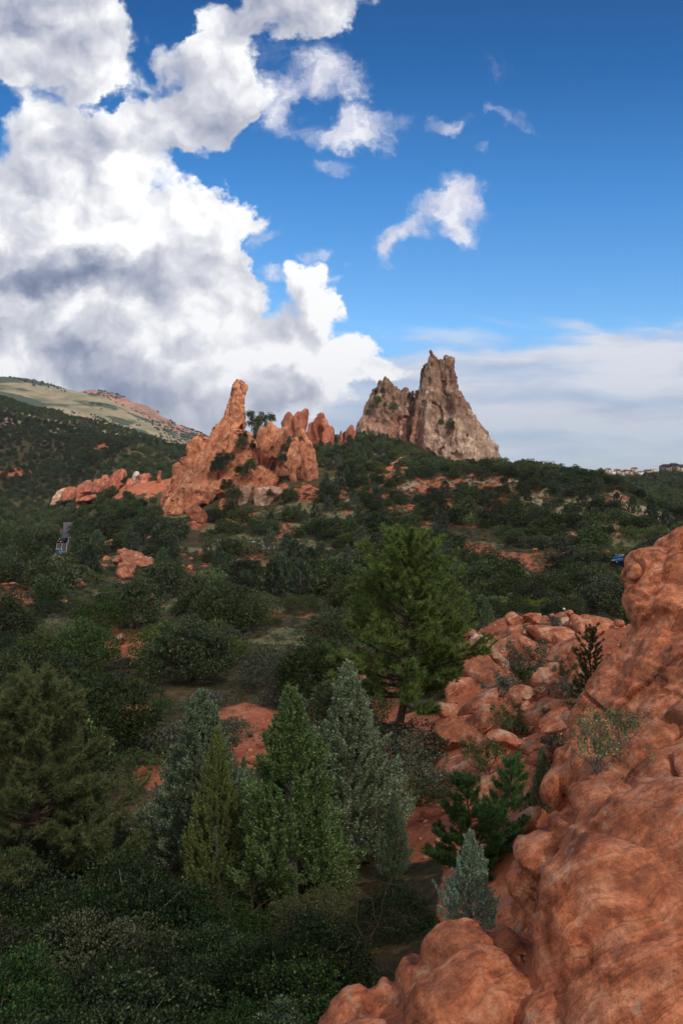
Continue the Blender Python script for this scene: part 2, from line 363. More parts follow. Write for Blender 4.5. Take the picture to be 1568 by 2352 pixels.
# bare patches, as (X, Y, rx, ry, kind) : kind r red soil, g dry grass, t tan gravel
PATCH = [(580, 1700, 75, 62, 'r'), (345, 1785, 34, 34, 'r'), (310, 1640, 34, 20, 'r'), (985, 1870, 85, 90, 'r'), (1210, 1355, 34, 26, 'r'), (1140, 1375, 26, 14, 'r'),
 (620, 1408, 26, 9, 'r'), (715, 1450, 18, 9, 'r'), (283, 1490, 40, 34, 'r'), (30, 1365, 60, 22, 'r'), (60, 1375, 26, 26, 'r'), (300, 1385, 60, 14, 'r'), (470, 1330, 22, 26, 'r'), (270, 1455, 14, 20, 'r'),
 (950, 1715, 130, 60, 'r'), (860, 1600, 60, 90, 'r'), (540, 1243, 48, 13, 'g'), (600, 1262, 80, 6, 'g'), (655, 1212, 34, 10, 'g'), (915, 1218, 48, 8, 'g'), (615, 1300, 26, 22, 'g'), (600, 1340, 26, 9, 'g'), (450, 1330, 14, 12, 'r'),
 (900, 1075, 34, 28, 'r'), (935, 1105, 26, 26, 'r'), (800, 1150, 30, 24, 'r'), (860, 1115, 40, 22, 'r'), (985, 1115, 40, 14, 'r'), (1050, 1110, 46, 18, 'r'), (1120, 1100, 60, 20, 'r'),
 (1060, 1150, 60, 26, 'r'), (1160, 1150, 60, 30, 'r'), (1030, 1190, 50, 14, 'r'), (1230, 1100, 60, 22, 't'), (1300, 1130, 50, 34, 't'), (1300, 1170, 44, 34, 't'), (1340, 1130, 26, 30, 't'), (1230, 1170, 50, 34, 't'),
 (1420, 1170, 60, 14, 't'), (1380, 1200, 50, 20, 't'), (1290, 1215, 60, 16, 'r'), (1490, 1190, 40, 12, 't'), (1400, 1225, 50, 12, 'r'), (700, 1130, 26, 16, 'r'), (1200, 1070, 40, 8, 't'),
 (330, 1110, 60, 22, 'r'), (260, 1125, 50, 16, 'r'), (200, 1140, 40, 10, 'r'), (650, 1205, 20, 8, 'r'), (560, 1085, 60, 40, 'r'), (620, 1120, 40, 14, 'r'), (40, 1085, 40, 8, 'r'), (240, 1030, 18, 10, 'r')]
def patch_at(P):
    """r, g, t weights at world points"""
    X, Y = proj(P); n = fbm(np.asarray(P)*np.array([.16, .16, 0]), 4, 77, .7)*.9
    w = {k: np.zeros(len(X)) for k in 'rgt'}
    for (cx, cy, rx, ry, k) in PATCH:
        d = np.hypot((X - cx)/(rx*1.15), (Y - cy)/(ry*1.15)) + n
        w[k] = np.maximum(w[k], smooth(1.35, 0.5, d))
    # the whole boulder slope on the right is bare red ground
    slope = smooth(1000, 1050, X + n*60 - (Y - 1600)*.0)*smooth(1405, 1425, Y)*smooth(90, 72, P[:, 1])
    w['r'] = np.maximum(w['r'], slope)
    P = np.asarray(P); v = fbm(P*np.array([.055, .055, 0]), 3, 91); far_ = smooth(60, 90, P[:, 1])*smooth(360, 300, P[:, 1])
    w['r'] = np.maximum(w['r'], far_*smooth(.22, .42, v)); w['g'] = np.maximum(w['g'], far_*smooth(.2, .4, fbm(P*np.array([.05, .05, 0]), 3, 92)))
    rid = smooth(1250, 1225, Y)*smooth(740, 780, X)*smooth(430, 400, P[:, 1]); w['t'] = np.maximum(w['t'], rid*w['r']*smooth(-.25, .25, fbm(P*np.array([.2, .2, 0]), 3, 93))*.75)
    return w
# ---------------------------------------------------------------- materials
def new_mat(name):
    m = bpy.data.materials.new(name); m.use_nodes = True; return m, NT(m.node_tree)
def finish(g, col, rough=0.85, normal=None, spec=0.25, **extra):
    b = g.n('ShaderNodeBsdfPrincipled', ins={'Base Color': col, 'Roughness': rough, 'Specular IOR Level': spec})
    if normal is not None: g.t.links.new(normal, b.inputs['Normal'])
    for k, v in extra.items(): b.inputs[k].default_value = v
    g.n('ShaderNodeOutputMaterial', ins={0: b.outputs[0]})
    return b
def bump(g, h, dist, strength=1.0, normal=None):
    nd = g.n('ShaderNodeBump', ins={'Height': h, 'Distance': dist, 'Strength': strength})
    if normal is not None: g.t.links.new(normal, nd.inputs['Normal'])
    return nd.outputs[0]
def plain(name, c, rough=0.6, metal=0.0, noise_=0.0, scale=4.0, **kw):
    m, g = new_mat(name)
    n = g.noise(g.n('ShaderNodeTexCoord').outputs['Object'], scale, 4, .6)
    col = g.mix(n, [x*(1 - noise_) for x in c], [min(1, x*(1 + noise_)) for x in c])
    b = finish(g, col, rough); b.inputs['Metallic'].default_value = metal
    for k, v in kw.items(): b.inputs[k].default_value = v
    return m

def ground_mat():
    m, g = new_mat('soil_and_litter')
    P = g.n('ShaderNodeNewGeometry').outputs['Position']
    at_ = g.n('ShaderNodeVertexColor', layer_name='zone').outputs[0]
    z = g.n('ShaderNodeSeparateColor', ins={0: at_}).outputs
    n1 = g.noise(P, 0.35, 6, .62); n2 = g.noise(P, 2.6, 6, .66); n3 = g.noise(P, 0.06, 5, .6); n4 = g.noise(P, 14, 4, .7)
    litter = g.ramp(g.m('ADD', g.m('MULTIPLY', n1, .5), g.m('MULTIPLY', n2, .5)), [(.33, (.028, .030, .014)), (.5, (.065, .055, .028)), (.62, (.15, .085, .045)), (.8, (.25, .13, .07))])
    red = g.ramp(g.m('ADD', g.m('MULTIPLY', n2, .45), g.m('MULTIPLY', n1, .55)), [(.3, (.22, .062, .032)), (.48, (.38, .112, .055)), (.6, (.44, .17, .10)), (.72, (.50, .27, .18))])
    tan = g.ramp(n2, [(.3, (.18, .12, .065)), (.5, (.36, .27, .16)), (.7, (.50, .42, .30))])
    grass = g.ramp(n2, [(.3, (.07, .075, .03)), (.5, (.17, .15, .075)), (.75, (.30, .26, .15))])
    def thr(w, k=0.5): return g.mr(g.m('ADD', w, g.m('MULTIPLY', g.m('SUBTRACT', n1, .5), 1.4)), 0.35, 0.6)
    c = g.mix(thr(z[1]), litter, grass); c = g.mix(thr(z[0]), c, red); c = g.mix(thr(z[2]), c, tan)
    # pebbles and broken stone
    vo = g.n('ShaderNodeTexVoronoi', ins={'Vector': P, 'Scale': 1.7}).outputs
    st = g.mr(vo['Distance'], .22, .16)
    bare = g.m('MAXIMUM', z[0], z[2])
    c = g.mix(g.m('MULTIPLY', g.m('MULTIPLY', st, g.mr(n3, .48, .58)), g.m('MULTIPLY', bare, .8)), c, (.50, .33, .24))
    h = g.m('ADD', g.m('MULTIPLY', n2, 1.0), g.m('MULTIPLY', n4, .35))
    h = g.m('ADD', h, g.m('MULTIPLY', st, .4))
    finish(g, c, .95, bump(g, h, .12, .7), .1)
    return m

def build_ground():
    az = np.concatenate([np.linspace(-180, -60, 25), np.linspace(-58, -27, 32), np.linspace(-26.5, 26.5, 520), np.linspace(27, 58, 32), np.linspace(60, 180, 25)])
    r = np.concatenate([[3.0, 5.0, 7.0], np.exp(np.linspace(math.log(9), math.log(1500), 560)), np.exp(np.linspace(math.log(1540), math.log(12000), 50))])
    A, R = np.meshgrid(np.radians(az), r)
    x = (R*np.sin(A)).ravel(); y = (R*np.cos(A)).ravel(); z = ground(x, y)
    V = np.stack([x, y, z], -1)
    w = patch_at(V)
    # reddish outcrops on the far dark hill
    far = smooth(430, 520, R.ravel())*(1 - smooth(1400, 2000, R.ravel()))
    n = ridged(V*np.array([.016, .008, 0]), 4, 21)
    w['r'] = np.maximum(w['r'], far*smooth(.2, .65, n)*.26)
    w['t'] = np.maximum(w['t'], far*smooth(900, 985, R.ravel())*smooth(1150, 1080, R.ravel())*smooth(-.2, .1, fbm(V*.03, 3, 4)))
    plainz = smooth(1600, 2500, R.ravel()); w['g'] = np.maximum(w['g'], plainz)
    me = mesh_np('ground', V, [(grid_faces(len(r), len(az)), 0)], [ground_mat()], True, {'zone': np.stack([w['r'], w['g'], w['t']], -1)})
    tag(obj('ground', me), kind='structure')
build_ground()

# ---------------------------------------------------------------- far mountains (real ridges kilometres away)
def mountain_mat(name, kind):
    m, g = new_mat(name)
    P = g.n('ShaderNodeNewGeometry').outputs['Position']
    n1 = g.noise(P, .012, 7, .62); n2 = g.noise(g.mapping(P, sc=(1, 1, 4)), .004, 6, .6, dist=1.0); n3 = g.noise(P, .05, 5, .7)
    if kind == 'meadow':
        grass = g.ramp(g.m('ADD', g.m('MULTIPLY', n1, .35), g.m('MULTIPLY', n2, .65)), [(.36, (.12, .12, .07)), (.45, (.20, .18, .105)), (.55, (.32, .25, .155)), (.68, (.36, .24, .16))])
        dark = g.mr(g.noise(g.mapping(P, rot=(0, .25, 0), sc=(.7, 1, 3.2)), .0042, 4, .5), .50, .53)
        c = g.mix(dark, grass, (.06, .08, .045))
        sx = g.n('ShaderNodeSeparateXYZ', ins={0: P}).outputs
        redm = g.mr(g.m('ADD', sx[0], g.m('MULTIPLY', g.m('SUBTRACT', n1, .5), 900)), -1480.0, -1560.0)
        c = g.mix(g.m('MULTIPLY', redm, g.mr(sx[2], 260, 330)), c, (.30, .13, .10))
    else:
        c = g.ramp(g.m('ADD', g.m('MULTIPLY', n1, .5), g.m('MULTIPLY', n3, .5)), [(.38, (.11, .10, .065)), (.45, (.30, .15, .10)), (.55, (.46, .22, .14)), (.7, (.55, .32, .22))])
        spt = g.mr(n3, .54, .60)
        c = g.mix(g.m('MULTIPLY', spt, .85), c, (.07, .075, .05))
    finish(g, c, .95, bump(g, n1, 30, .6), .05)
    return m
def ridge(name, pts, D, depth, foot, mat, amp, seed, yj=0.0):
    """crest through (X, Y) at distance D, falling towards us over DEPTH metres to height FOOT"""
    P = [at(X, Y, D) for X, Y in pts]
    xs = np.array([p.x for p in P]); zs = np.array([p.z for p in P])
    x = np.linspace(xs[0], xs[-1], 420); zc = np.interp(x, xs, zs)
    zc = np.convolve(np.pad(zc, 5, 'edge'), np.ones(11)/11, 'valid')
    t = np.linspace(-0.35, 1, 150)
    X, T = np.meshgrid(x, t); Z = np.tile(zc, (len(t), 1))
    f = np.where(T < 0, 1 - (np.abs(T)/.35)**1.5*.75, 1 - T**1.15)
    y = D - T*depth + yj*(X - x.mean())
    z = foot + (Z - foot)*f
    q = np.stack([X.ravel(), y.ravel(), np.zeros(X.size)], -1)
    n = fbm(q/620, 4, seed)*amp*1.0 - ridged(q/430*np.array([1, .35, 1]), 4, seed + 3)*amp*.8
    edge = np.clip(np.abs(T.ravel())/.18, 0, 1)
    z = z.ravel() + n*edge + fbm(q/90, 4, seed + 9)*amp*.16
    me = mesh_np(name, np.stack([X.ravel(), y.ravel(), z], -1), [(grid_faces(len(t), len(x)), 0)], [mat], True)
    return tag(obj(name, me), kind='structure')
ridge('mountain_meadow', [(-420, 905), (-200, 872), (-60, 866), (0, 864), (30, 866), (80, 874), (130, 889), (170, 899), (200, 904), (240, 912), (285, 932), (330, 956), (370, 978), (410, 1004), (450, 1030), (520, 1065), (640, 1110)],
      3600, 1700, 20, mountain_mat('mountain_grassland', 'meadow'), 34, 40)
ridge('mountain_scree', [(60, 940), (120, 915), (172, 903), (205, 896), (240, 899), (275, 910), (315, 925), (345, 935), (375, 958), (410, 977), (440, 988), (470, 1002), (540, 1034), (700, 1098)],
      5200, 1500, 60, mountain_mat('mountain_red_scree', 'scree'), 60, 60)
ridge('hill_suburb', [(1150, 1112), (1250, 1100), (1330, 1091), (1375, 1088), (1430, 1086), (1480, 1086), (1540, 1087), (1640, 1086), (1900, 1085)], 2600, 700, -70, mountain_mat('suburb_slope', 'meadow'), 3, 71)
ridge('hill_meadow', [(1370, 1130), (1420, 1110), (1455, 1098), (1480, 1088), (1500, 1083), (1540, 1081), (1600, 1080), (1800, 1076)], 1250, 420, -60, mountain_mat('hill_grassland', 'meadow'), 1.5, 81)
# ---------------------------------------------------------------- rock
def rock_mat(name, lo, mid, hi, scale=1.0, lichen=0.0, varnish=0.4, strata=(0.5, 0.2, 0.9), pale=(.55, .36, .25), pale_at=.72, bscale=1.0, tone=False, pits=0.0, cracks=0.6, obj_space=False, streak=.6):
    """scale: size in metres of the main mottling"""
    m, g = new_mat(name)
    P = g.n('ShaderNodeTexCoord').outputs['Object'] if obj_space else g.n('ShaderNodeNewGeometry').outputs['Position']
    k = 1.0/scale
    n1 = g.noise(P, .33*k, 5, .6); n2 = g.noise(P, 1.6*k, 6, .68); n3 = g.noise(P, 9*k, 5, .72)
    ps = g.mapping(g.vm('ADD', P, g.vm('MULTIPLY', g.noise(P, .5*k, 3, .5, col=True), (1.3*scale,)*3)), rot=strata); ps = g.mapping(ps, sc=(.2, .2, 2.4))
    s1 = g.noise(ps, 1.0*k, 5, .62); s2 = g.noise(ps, 5.5*k, 5, .65)
    tn = g.m('ADD', g.m('MULTIPLY', n1, .26), g.m('ADD', g.m('MULTIPLY', n2, .40), g.m('MULTIPLY', s1, .34)))
    c = g.ramp(tn, [(.40, lo), (.5, mid), (.60, hi)])
    c = g.mix(1.0, c, g.ramp(g.m('ADD', g.m('MULTIPLY', n3, .6), g.m('MULTIPLY', n2, .4)), [(.38, (.62, .60, .60)), (.5, (1, 1, 1)), (.62, (1.32, 1.32, 1.32))]), 'MULTIPLY')
    if tone:
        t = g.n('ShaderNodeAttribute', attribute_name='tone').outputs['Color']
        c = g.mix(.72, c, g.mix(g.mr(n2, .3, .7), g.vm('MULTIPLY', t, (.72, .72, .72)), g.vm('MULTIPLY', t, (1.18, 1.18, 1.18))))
    c = g.mix(g.m('MULTIPLY', g.mr(s2, .50, .62), streak), c, [x*.7 for x in lo])
    c = g.mix(g.m('MULTIPLY', g.mr(n2, pale_at - .14, pale_at), .7), c, pale)
    if varnish:                                     # dark weathering streaks and patches
        v = g.mr(g.noise(g.mapping(P, sc=(1, 1, .55)), .75*k, 7, .74), .47, .60)
        c = g.mix(g.m('MULTIPLY', v, varnish), c, (.125, .072, .052))
        v2 = g.mr(g.noise(g.mapping(P, rot=(.3, .2, .6), sc=(1, .5, 1)), .22*k, 6, .66), .46, .58)
        c = g.mix(g.m('MULTIPLY', v2, varnish*.6), c, (.17, .085, .058))
    if lichen:
        l = g.m('MULTIPLY', g.mr(g.noise(P, 2.6*k, 7, .75), .555, .60), g.mr(g.noise(P, .42*k, 3, .5), .44, .56))
        c = g.mix(g.m('MULTIPLY', l, lichen), c, (.33, .335, .25))
        l2 = g.mr(g.noise(P, 5.5*k, 5, .8), .66, .70)
        c = g.mix(g.m('MULTIPLY', l2, lichen*.8), c, (.07, .055, .048))
        l3 = g.m('MULTIPLY', g.mr(g.noise(P, 3.4*k, 6, .7), .60, .66), g.mr(g.noise(P, .6*k, 2, .5), .52, .62)); c = g.mix(g.m('MULTIPLY', l3, lichen*.5), c, (.30, .19, .04))
    vo = g.n('ShaderNodeTexVoronoi', feature='DISTANCE_TO_EDGE', ins={'Vector': g.vm('ADD', g.mapping(P, rot=(.5, .3, .2), sc=(1, .6, .35)), g.vm('MULTIPLY', g.noise(P, 1.1*k, 5, .7, col=True), (1.6*scale,)*3)), 'Scale': .55*k}).outputs[0]
    cr = g.m('MULTIPLY', g.mr(vo, 0.0, .016, 1.0, 0.0), g.mr(g.noise(P, .8*k, 3, .5), .46, .56))
    c = g.mix(g.m('MULTIPLY', cr, cracks), c, (.09, .04, .03))
    h = g.m('ADD', g.m('MULTIPLY', n2, .8), g.m('MULTIPLY', s2, .35))
    h = g.m('ADD', h, g.m('MULTIPLY', n3, .26)); h = g.m('ADD', h, g.m('MULTIPLY', s1, .45))
    h = g.m('ADD', h, g.m('MULTIPLY', cr, -.5*cracks))
    if pits:
        pv = g.n('ShaderNodeTexVoronoi', ins={'Vector': P, 'Scale': 1.1*k, 'Randomness': 1.0}).outputs[0]
        h = g.m('ADD', h, g.m('MULTIPLY', g.m('MULTIPLY', g.mr(pv, .05, .18, 1.0, 0.0), g.mr(n1, .5, .6)), -pits))
    finish(g, c, .9, bump(g, h, .22*scale*bscale, .9), .2)
    return m
RED = rock_mat('red_sandstone', (.24, .064, .030), (.50, .158, .072), (.66, .285, .16), scale=.55, streak=.42, lichen=.4, varnish=.32, strata=(.9, .35, .5), pale=(.55, .29, .19), bscale=.9, cracks=0)
REDMID = rock_mat('red_boulder_sandstone', (.28, .084, .044), (.48, .165, .085), (.60, .28, .17), scale=1.6, lichen=.35, varnish=.3, strata=(.7, .5, .2), pale=(.60, .42, .31), pale_at=.66, bscale=.6, cracks=0)
REDFAR = rock_mat('orange_spire_sandstone', (.38, .135, .068), (.58, .22, .115), (.68, .33, .19), scale=5.0, varnish=.3, strata=(.2, 1.05, .1), pale=(.66, .38, .25), pale_at=.74, bscale=.8, pits=.5)
REDFIN = rock_mat('red_fin_sandstone', (.27, .080, .048), (.43, .135, .080), (.52, .20, .125), scale=6.0, varnish=.35, strata=(.1, 1.3, .1), pale=(.55, .30, .2), bscale=.8)
PINK = rock_mat('pale_pink_sandstone', (.40, .19, .115), (.56, .30, .19), (.66, .44, .32), scale=3.0, varnish=.3, pale=(.70, .60, .52), pale_at=.64, bscale=.8)
WHITE = rock_mat('white_limestone', (.30, .25, .21), (.50, .43, .36), (.62, .56, .50), scale=3.0, varnish=.3, pale=(.68, .64, .6), bscale=.6)
GREY = rock_mat('grey_peak_rock', (.15, .085, .055), (.30, .18, .12), (.44, .30, .22), scale=7.0, varnish=.5, strata=(.1, 1.42, .1), pale=(.56, .46, .38), pale_at=.68, bscale=1.0, tone=True, cracks=.45)

def remesh(V, F, voxel):
    me = bpy.data.meshes.new('tmp'); me.from_pydata([tuple(v) for v in V], [], [tuple(f) for f in F])
    o = bpy.data.objects.new('tmp', me); COL.objects.link(o)
    md = o.modifiers.new('r', 'REMESH'); md.mode = 'VOXEL'; md.voxel_size = voxel
    dg = bpy.context.evaluated_depsgraph_get(); e = o.evaluated_get(dg); m2 = e.to_mesh()
    n = len(m2.vertices); co = np.empty(n*3, np.float32); m2.vertices.foreach_get('co', co)
    nf = len(m2.polygons); q = np.empty(nf*4, np.int32); m2.loops.foreach_get('vertex_index', q)
    e.to_mesh_clear(); bpy.data.objects.remove(o); bpy.data.meshes.remove(me)
    return co.reshape(-1, 3).astype(np.float64), q.reshape(-1, 4)
def relax(V, F, it, lam=.5):
    e = np.concatenate([F[:, [0, 1]], F[:, [1, 2]], F[:, [2, 3]], F[:, [3, 0]]]); e = np.concatenate([e, e[:, ::-1]])
    cnt = np.maximum(np.bincount(e[:, 0], minlength=len(V)), 1)[:, None]
    for _ in range(it):
        s = np.stack([np.bincount(e[:, 0], weights=V[e[:, 1], k], minlength=len(V)) for k in range(3)], -1)
        V = V + lam*(s/cnt - V)
    return V
def normals(V, F):
    a = V[F[:, 2]] - V[F[:, 0]]; b = V[F[:, 3 if F.shape[1] == 4 else 1]] - V[F[:, 1 if F.shape[1] == 4 else 0]]
    n = np.cross(a, b)
    N = np.stack([sum(np.bincount(F[:, j], weights=n[:, k], minlength=len(V)) for j in range(F.shape[1])) for k in range(3)], -1)
    N /= np.linalg.norm(N, axis=1)[:, None] + 1e-12
    return N
def loft(rows, D, depth=.6, mindepth=1.0, k=20, lean=0.0, power=2.6, skew=0.0, foot=5.0):
    """closed body whose outline seen from the viewpoint is rows of (Y, XL, XR); DEPTH thickness over width"""
    R = []; rows = sorted(rows); t = np.linspace(0, 2*math.pi, k, endpoint=False)
    c, s = np.cos(t), np.sin(t); c = np.sign(c)*np.abs(c)**(2/power); s = np.sign(s)*np.abs(s)**(2/power)
    w0 = max(r[2] - r[1] for r in rows); y0 = rows[0][0]
    for Y, a, b in rows:
        A, B = at(a, Y, D), at(b, Y, D); w = (B.x - A.x)/2; dp = max(w*depth, mindepth, w0*D*MPP*.12)
        off = (Y - y0)*MPP*D*lean
        R.append(np.stack([(A.x + B.x)/2 + c*w, D + s*dp - off + skew*c*w, np.full(k, (A.z + B.z)/2)], -1))
    if foot:                                        # roots that go on into the ground
        for m in (1, 2): R.append((R[-1] if m == 1 else R[-2]) + np.array([0, 0, -foot*m]))
    V = np.concatenate(R); n = len(R)
    F = [tuple(q) for q in grid_faces(n, k, True)[:, ::-1]]
    F += [tuple(range(k)), tuple(range((n-1)*k, n*k))[::-1]]
    return V, F
ELLS = []
def ell(X, Y, D, rx, rz, roll=0.0, ry=1.0, sub=3, yaw=0.0, tilt=0.0):
    """ellipsoid centred at (X, Y, D), radii in picture units there, ROLL degrees up to the right"""
    V, F = ico(sub); s = D*MPP; V = V*np.array([rx*s, ry*.5*(rx + rz)*s, rz*s])
    M = np.array(Matrix.Rotation(RAD(yaw), 3, 'Z') @ Matrix.Rotation(RAD(-roll), 3, 'Y') @ Matrix.Rotation(RAD(tilt), 3, 'X'))
    ELLS.append((np.array(at(X, Y, D)), M, s*np.array([rx, ry*.5*(rx + rz), rz])))
    return V @ M.T + np.array(at(X, Y, D)), F
def union(parts, voxel, it=2):
    VV, FF, n = [], [], 0
    for V, F in parts:
        VV.append(V); FF += [tuple(int(i) + n for i in f) for f in F]; n += len(V)
    V, F = remesh(np.concatenate(VV), FF, voxel)
    return relax(V, F, it), F
def rock_obj(name, V, F, mat, label, cat='rock', group=None, tone=None):
    me = mesh_np(name, V, [(F, 0)], [mat], True, {'tone': tone} if tone is not None else None)
    keep_view(V)
    return tag(obj(name, me), label, cat, group)
def keep_view(V, lo=60, hi=440, shrink=.12):
    X, Y = proj(V); D = float(V[:, 1].mean())
    if lo < D < hi:
        a, b, c, d = X.min(), X.max(), Y.min(), Y.max()
        if b - a > 9: KEEP.append((a + (b - a)*shrink, b - (b - a)*shrink, c, c + (d - c)*.55, D))
def cH(*r): return [(832.6 + y*.29296, 344.5 + a*.29296, 344.5 + b*.29296) for y, a, b in r]
def cG(*r): return [(775.2 + y*.2563, 775.2 + a*.2563, 775.2 + b*.2563) for y, a, b in r]
def cL(*r): return [(832.6 + y*.29296, a*.29296, b*.29296) for y, a, b in r]

def craggy(V, F, amp, s, vert=.25, seed=0, rib=1.0, pit=0.0, grain=1.0, sharp=False, tilt=0.0, q_=.62):
    """weathered cliff relief: rounded buttresses parted by sharp clefts, ledges, grain, pits"""
    N = normals(V, F); P = V/s; d = np.zeros(len(V))
    w = fbm(P*.5, 3, seed)*.7
    if tilt: P = P @ np.array(Matrix.Rotation(RAD(tilt), 3, 'Y')).T
    q = np.stack([P[:, 0] + w, P[:, 1] + w*.6, P[:, 2]*vert], -1)
    for k, (f, a) in enumerate(((.8, 1.0), (2.1, .55), (4.6, .30))):
        v = np.abs(vnoise(q*f, seed + 3 + k)); d += rib*a*((.66 - v*2.2) if sharp else (v*2.2 - .66))
    g_ = np.stack([P[:, 0], P[:, 1], P[:, 2]*max(.35, vert*2)], -1)
    d += grain*(fbm(g_*1.7, 5, seed + 9, .62)*.55)
    d -= rib*smooth(.07, 0.0, np.abs(vnoise(q*np.array([.7, .7, .5]), seed + 8)))*1.0
    d -= np.quantile(d, q_)
    if pit:
        v = vnoise(P*np.array([3.2, 3.2, 2.6]), seed + 12); d -= pit*smooth(.52, .75, v)*smooth(-.1, .25, vnoise(P*.6, seed + 13))
    return V + N*(d*amp)[:, None]

# tall orange spire and its body
D0 = 335
body = [loft(cH((130, 680, 712), (145, 662, 730), (165, 650, 738), (200, 634, 744), (250, 627, 745), (300, 622, 755), (350, 610, 762), (400, 600, 768), (440, 592, 770), (500, 575, 765), (560, 560, 748), (640, 540, 735), (720, 520, 700)), D0 + 3, .85),
        loft(cH((437, 552, 590), (455, 530, 640), (470, 508, 668), (500, 474, 686), (550, 455, 696), (600, 440, 702), (650, 430, 700), (720, 420, 690), (780, 400, 640), (850, 350, 560)), D0, .55, lean=.15),
        loft(cH((541, 385, 405), (555, 350, 425), (580, 332, 447), (620, 310, 468), (680, 303, 480), (740, 305, 500), (820, 300, 520), (900, 290, 540)), D0 - 3, .6, lean=.15),
        loft(cH((748, 262, 330), (765, 250, 400), (790, 222, 440), (820, 198, 480), (880, 172, 550), (940, 152, 620), (1000, 122, 650), (1050, 106, 620), (1100, 92, 540), (1150, 76, 440), (1210, 100, 260)), D0 - 8, .5, lean=.35),
        loft(cH((860, 640, 820), (885, 560, 838), (920, 430, 830), (960, 300, 800), (1000, 230, 740), (1050, 180, 560), (1100, 150, 480), (1160, 120, 320)), D0 - 16, .35, lean=.5),
        loft(cH((560, 740, 800), (620, 720, 850), (700, 680, 880), (780, 640, 860), (860, 600, 850), (900, 560, 830)), D0 - 2, .5, lean=.35)]
body += [loft(cH((560, 392, 410), (620, 330, 440), (760, 280, 470), (900, 200, 480), (1050, 118, 440), (1200, 105, 290)), D0 - 10, .35, lean=.3, power=2.2),
         loft(cH((445, 560, 585), (500, 510, 620), (600, 470, 600), (760, 400, 590), (950, 290, 590), (1080, 240, 470)), D0 - 9, .3, lean=.35, power=2.2),
         loft(cH((520, 630, 738), (580, 606, 750), (700, 560, 765), (850, 480, 720), (980, 420, 650), (1060, 330, 560)), D0 - 6, .3, lean=.42, power=2.2),
         loft(cH((555, 742, 790), (640, 700, 840), (740, 650, 860), (850, 560, 845), (905, 520, 838), (1000, 430, 760)), D0 - 6, .35, lean=.5, power=2.4),
         loft(cH((830, 820, 900), (880, 720, 1000), (940, 650, 1020), (1000, 620, 900), (1040, 600, 800)), D0 - 14, .35, lean=.5, power=2.4),
         loft(cH((575, 470, 745), (640, 440, 770), (700, 425, 860), (780, 400, 870), (850, 330, 850), (900, 290, 820)), D0 + 3, .3, lean=.3)]
V, F = union(body, .5, 0)
V = craggy(V, F, 1.35, 11.0, .14, 11, pit=1.0, grain=.35, sharp=True, tilt=-22); V = craggy(V, F, .7, 4.5, .12, 13, grain=.4, tilt=-22, sharp=True); V = craggy(V, F, .36, 2.4, .35, 12, grain=.8, pit=1.2)
KEEP += [(368, 470, 1050, 1185, 318), (470, 560, 1050, 1120, 312), (655, 735, 1000, 1075, 318)]
rock_obj('sandstone_spire', V, F, REDFAR, 'tall orange sandstone finger with a thick knobbly body falling to the lower left', 'rock spire')

V, F = union([loft(cH((455, 925, 955), (480, 903, 975), (500, 895, 1058), (525, 882, 1070), (560, 860, 1078), (620, 846, 1044), (700, 830, 1022), (780, 825, 1000), (850, 830, 930), (900, 845, 880)), 330, .6, lean=.2),
              ell(344.5 + 905*.293, 832.6 + 650*.293, 322, 20, 42, 10), ell(344.5 + 970*.293, 832.6 + 640*.293, 322, 16, 38, 10)], .5, 3)
V2, F2 = union([loft(cH((600, 1010, 1180), (700, 960, 1250), (800, 900, 1300), (880, 880, 1312)), 332, .25, lean=.1)], .6, 1)
rock_obj('sandstone_wall', craggy(V2, F2, .9, 7, .2, 24, sharp=True), F2, REDFAR, 'low orange rock wall closing the gap between the shoulder and the cone rock', 'rock')
rock_obj('sandstone_dome', craggy(craggy(V, F, 1.1, 9, .14, 22, sharp=True, grain=.4, tilt=-15), F, .6, 4, .2, 23, grain=.6, pit=1), F, REDFAR, 'rounded orange sandstone shoulder right of the tall finger rock, with a small knob on top', 'rock')
V, F = union([loft(cH((585, 1105, 1140), (600, 1092, 1158), (650, 1086, 1172), (700, 1078, 1180), (760, 1066, 1190), (800, 1062, 1180), (850, 1100, 1160)), 318, .7, lean=.2),
              loft(cH((538, 1180, 1204), (570, 1176, 1208), (620, 1172, 1225), (680, 1160, 1256), (740, 1140, 1296), (800, 1110, 1320), (862, 1140, 1326)), 324, .6, lean=.2)], .5, 3)
rock_obj('sandstone_cone', craggy(craggy(V, F, 1.0, 8, .14, 33, sharp=True, grain=.4, tilt=-10), F, .6, 4, .2, 34, grain=.6, pit=1), F, REDFAR, 'orange cone rock with shrubs in its cracks, lowest and furthest right of the orange rocks', 'rock')
V, F = union([loft(cH((388, 1080, 1108), (410, 1055, 1126), (440, 1036, 1150), (480, 1016, 1170), (560, 1040, 1200), (680, 1070, 1220)), 420, .3, mindepth=3, skew=.3),
              loft(cH((363, 1205, 1234), (385, 1188, 1235), (402, 1152, 1236), (430, 1132, 1234), (520, 1125, 1228), (650, 1130, 1220)), 418, .3, mindepth=3, skew=.3)], .6, 2)
rock_obj('sandstone_fin', craggy(V, F, 1.5, 9, .14, 44), F, REDFIN, 'dull red fin with a notched double top, behind the orange shoulder rock', 'rock fin', 'red fins behind the orange rocks')
V, F = union([loft(cH((396, 1318, 1357), (420, 1306, 1362), (450, 1262, 1366), (480, 1242, 1370), (560, 1226, 1390), (650, 1226, 1390), (720, 1250, 1380)), 425, .3, mindepth=3, skew=.3),
              loft(cH((450, 1355, 1372), (500, 1350, 1390), (600, 1340, 1400), (700, 1330, 1390)), 421, .4, mindepth=3)], .6, 2)
rock_obj('sandstone_fin', craggy(V, F, 1.5, 9, .14, 45), F, REDFIN, 'dull red fin with one sharp peak on its upright right edge', 'rock fin', 'red fins behind the orange rocks')
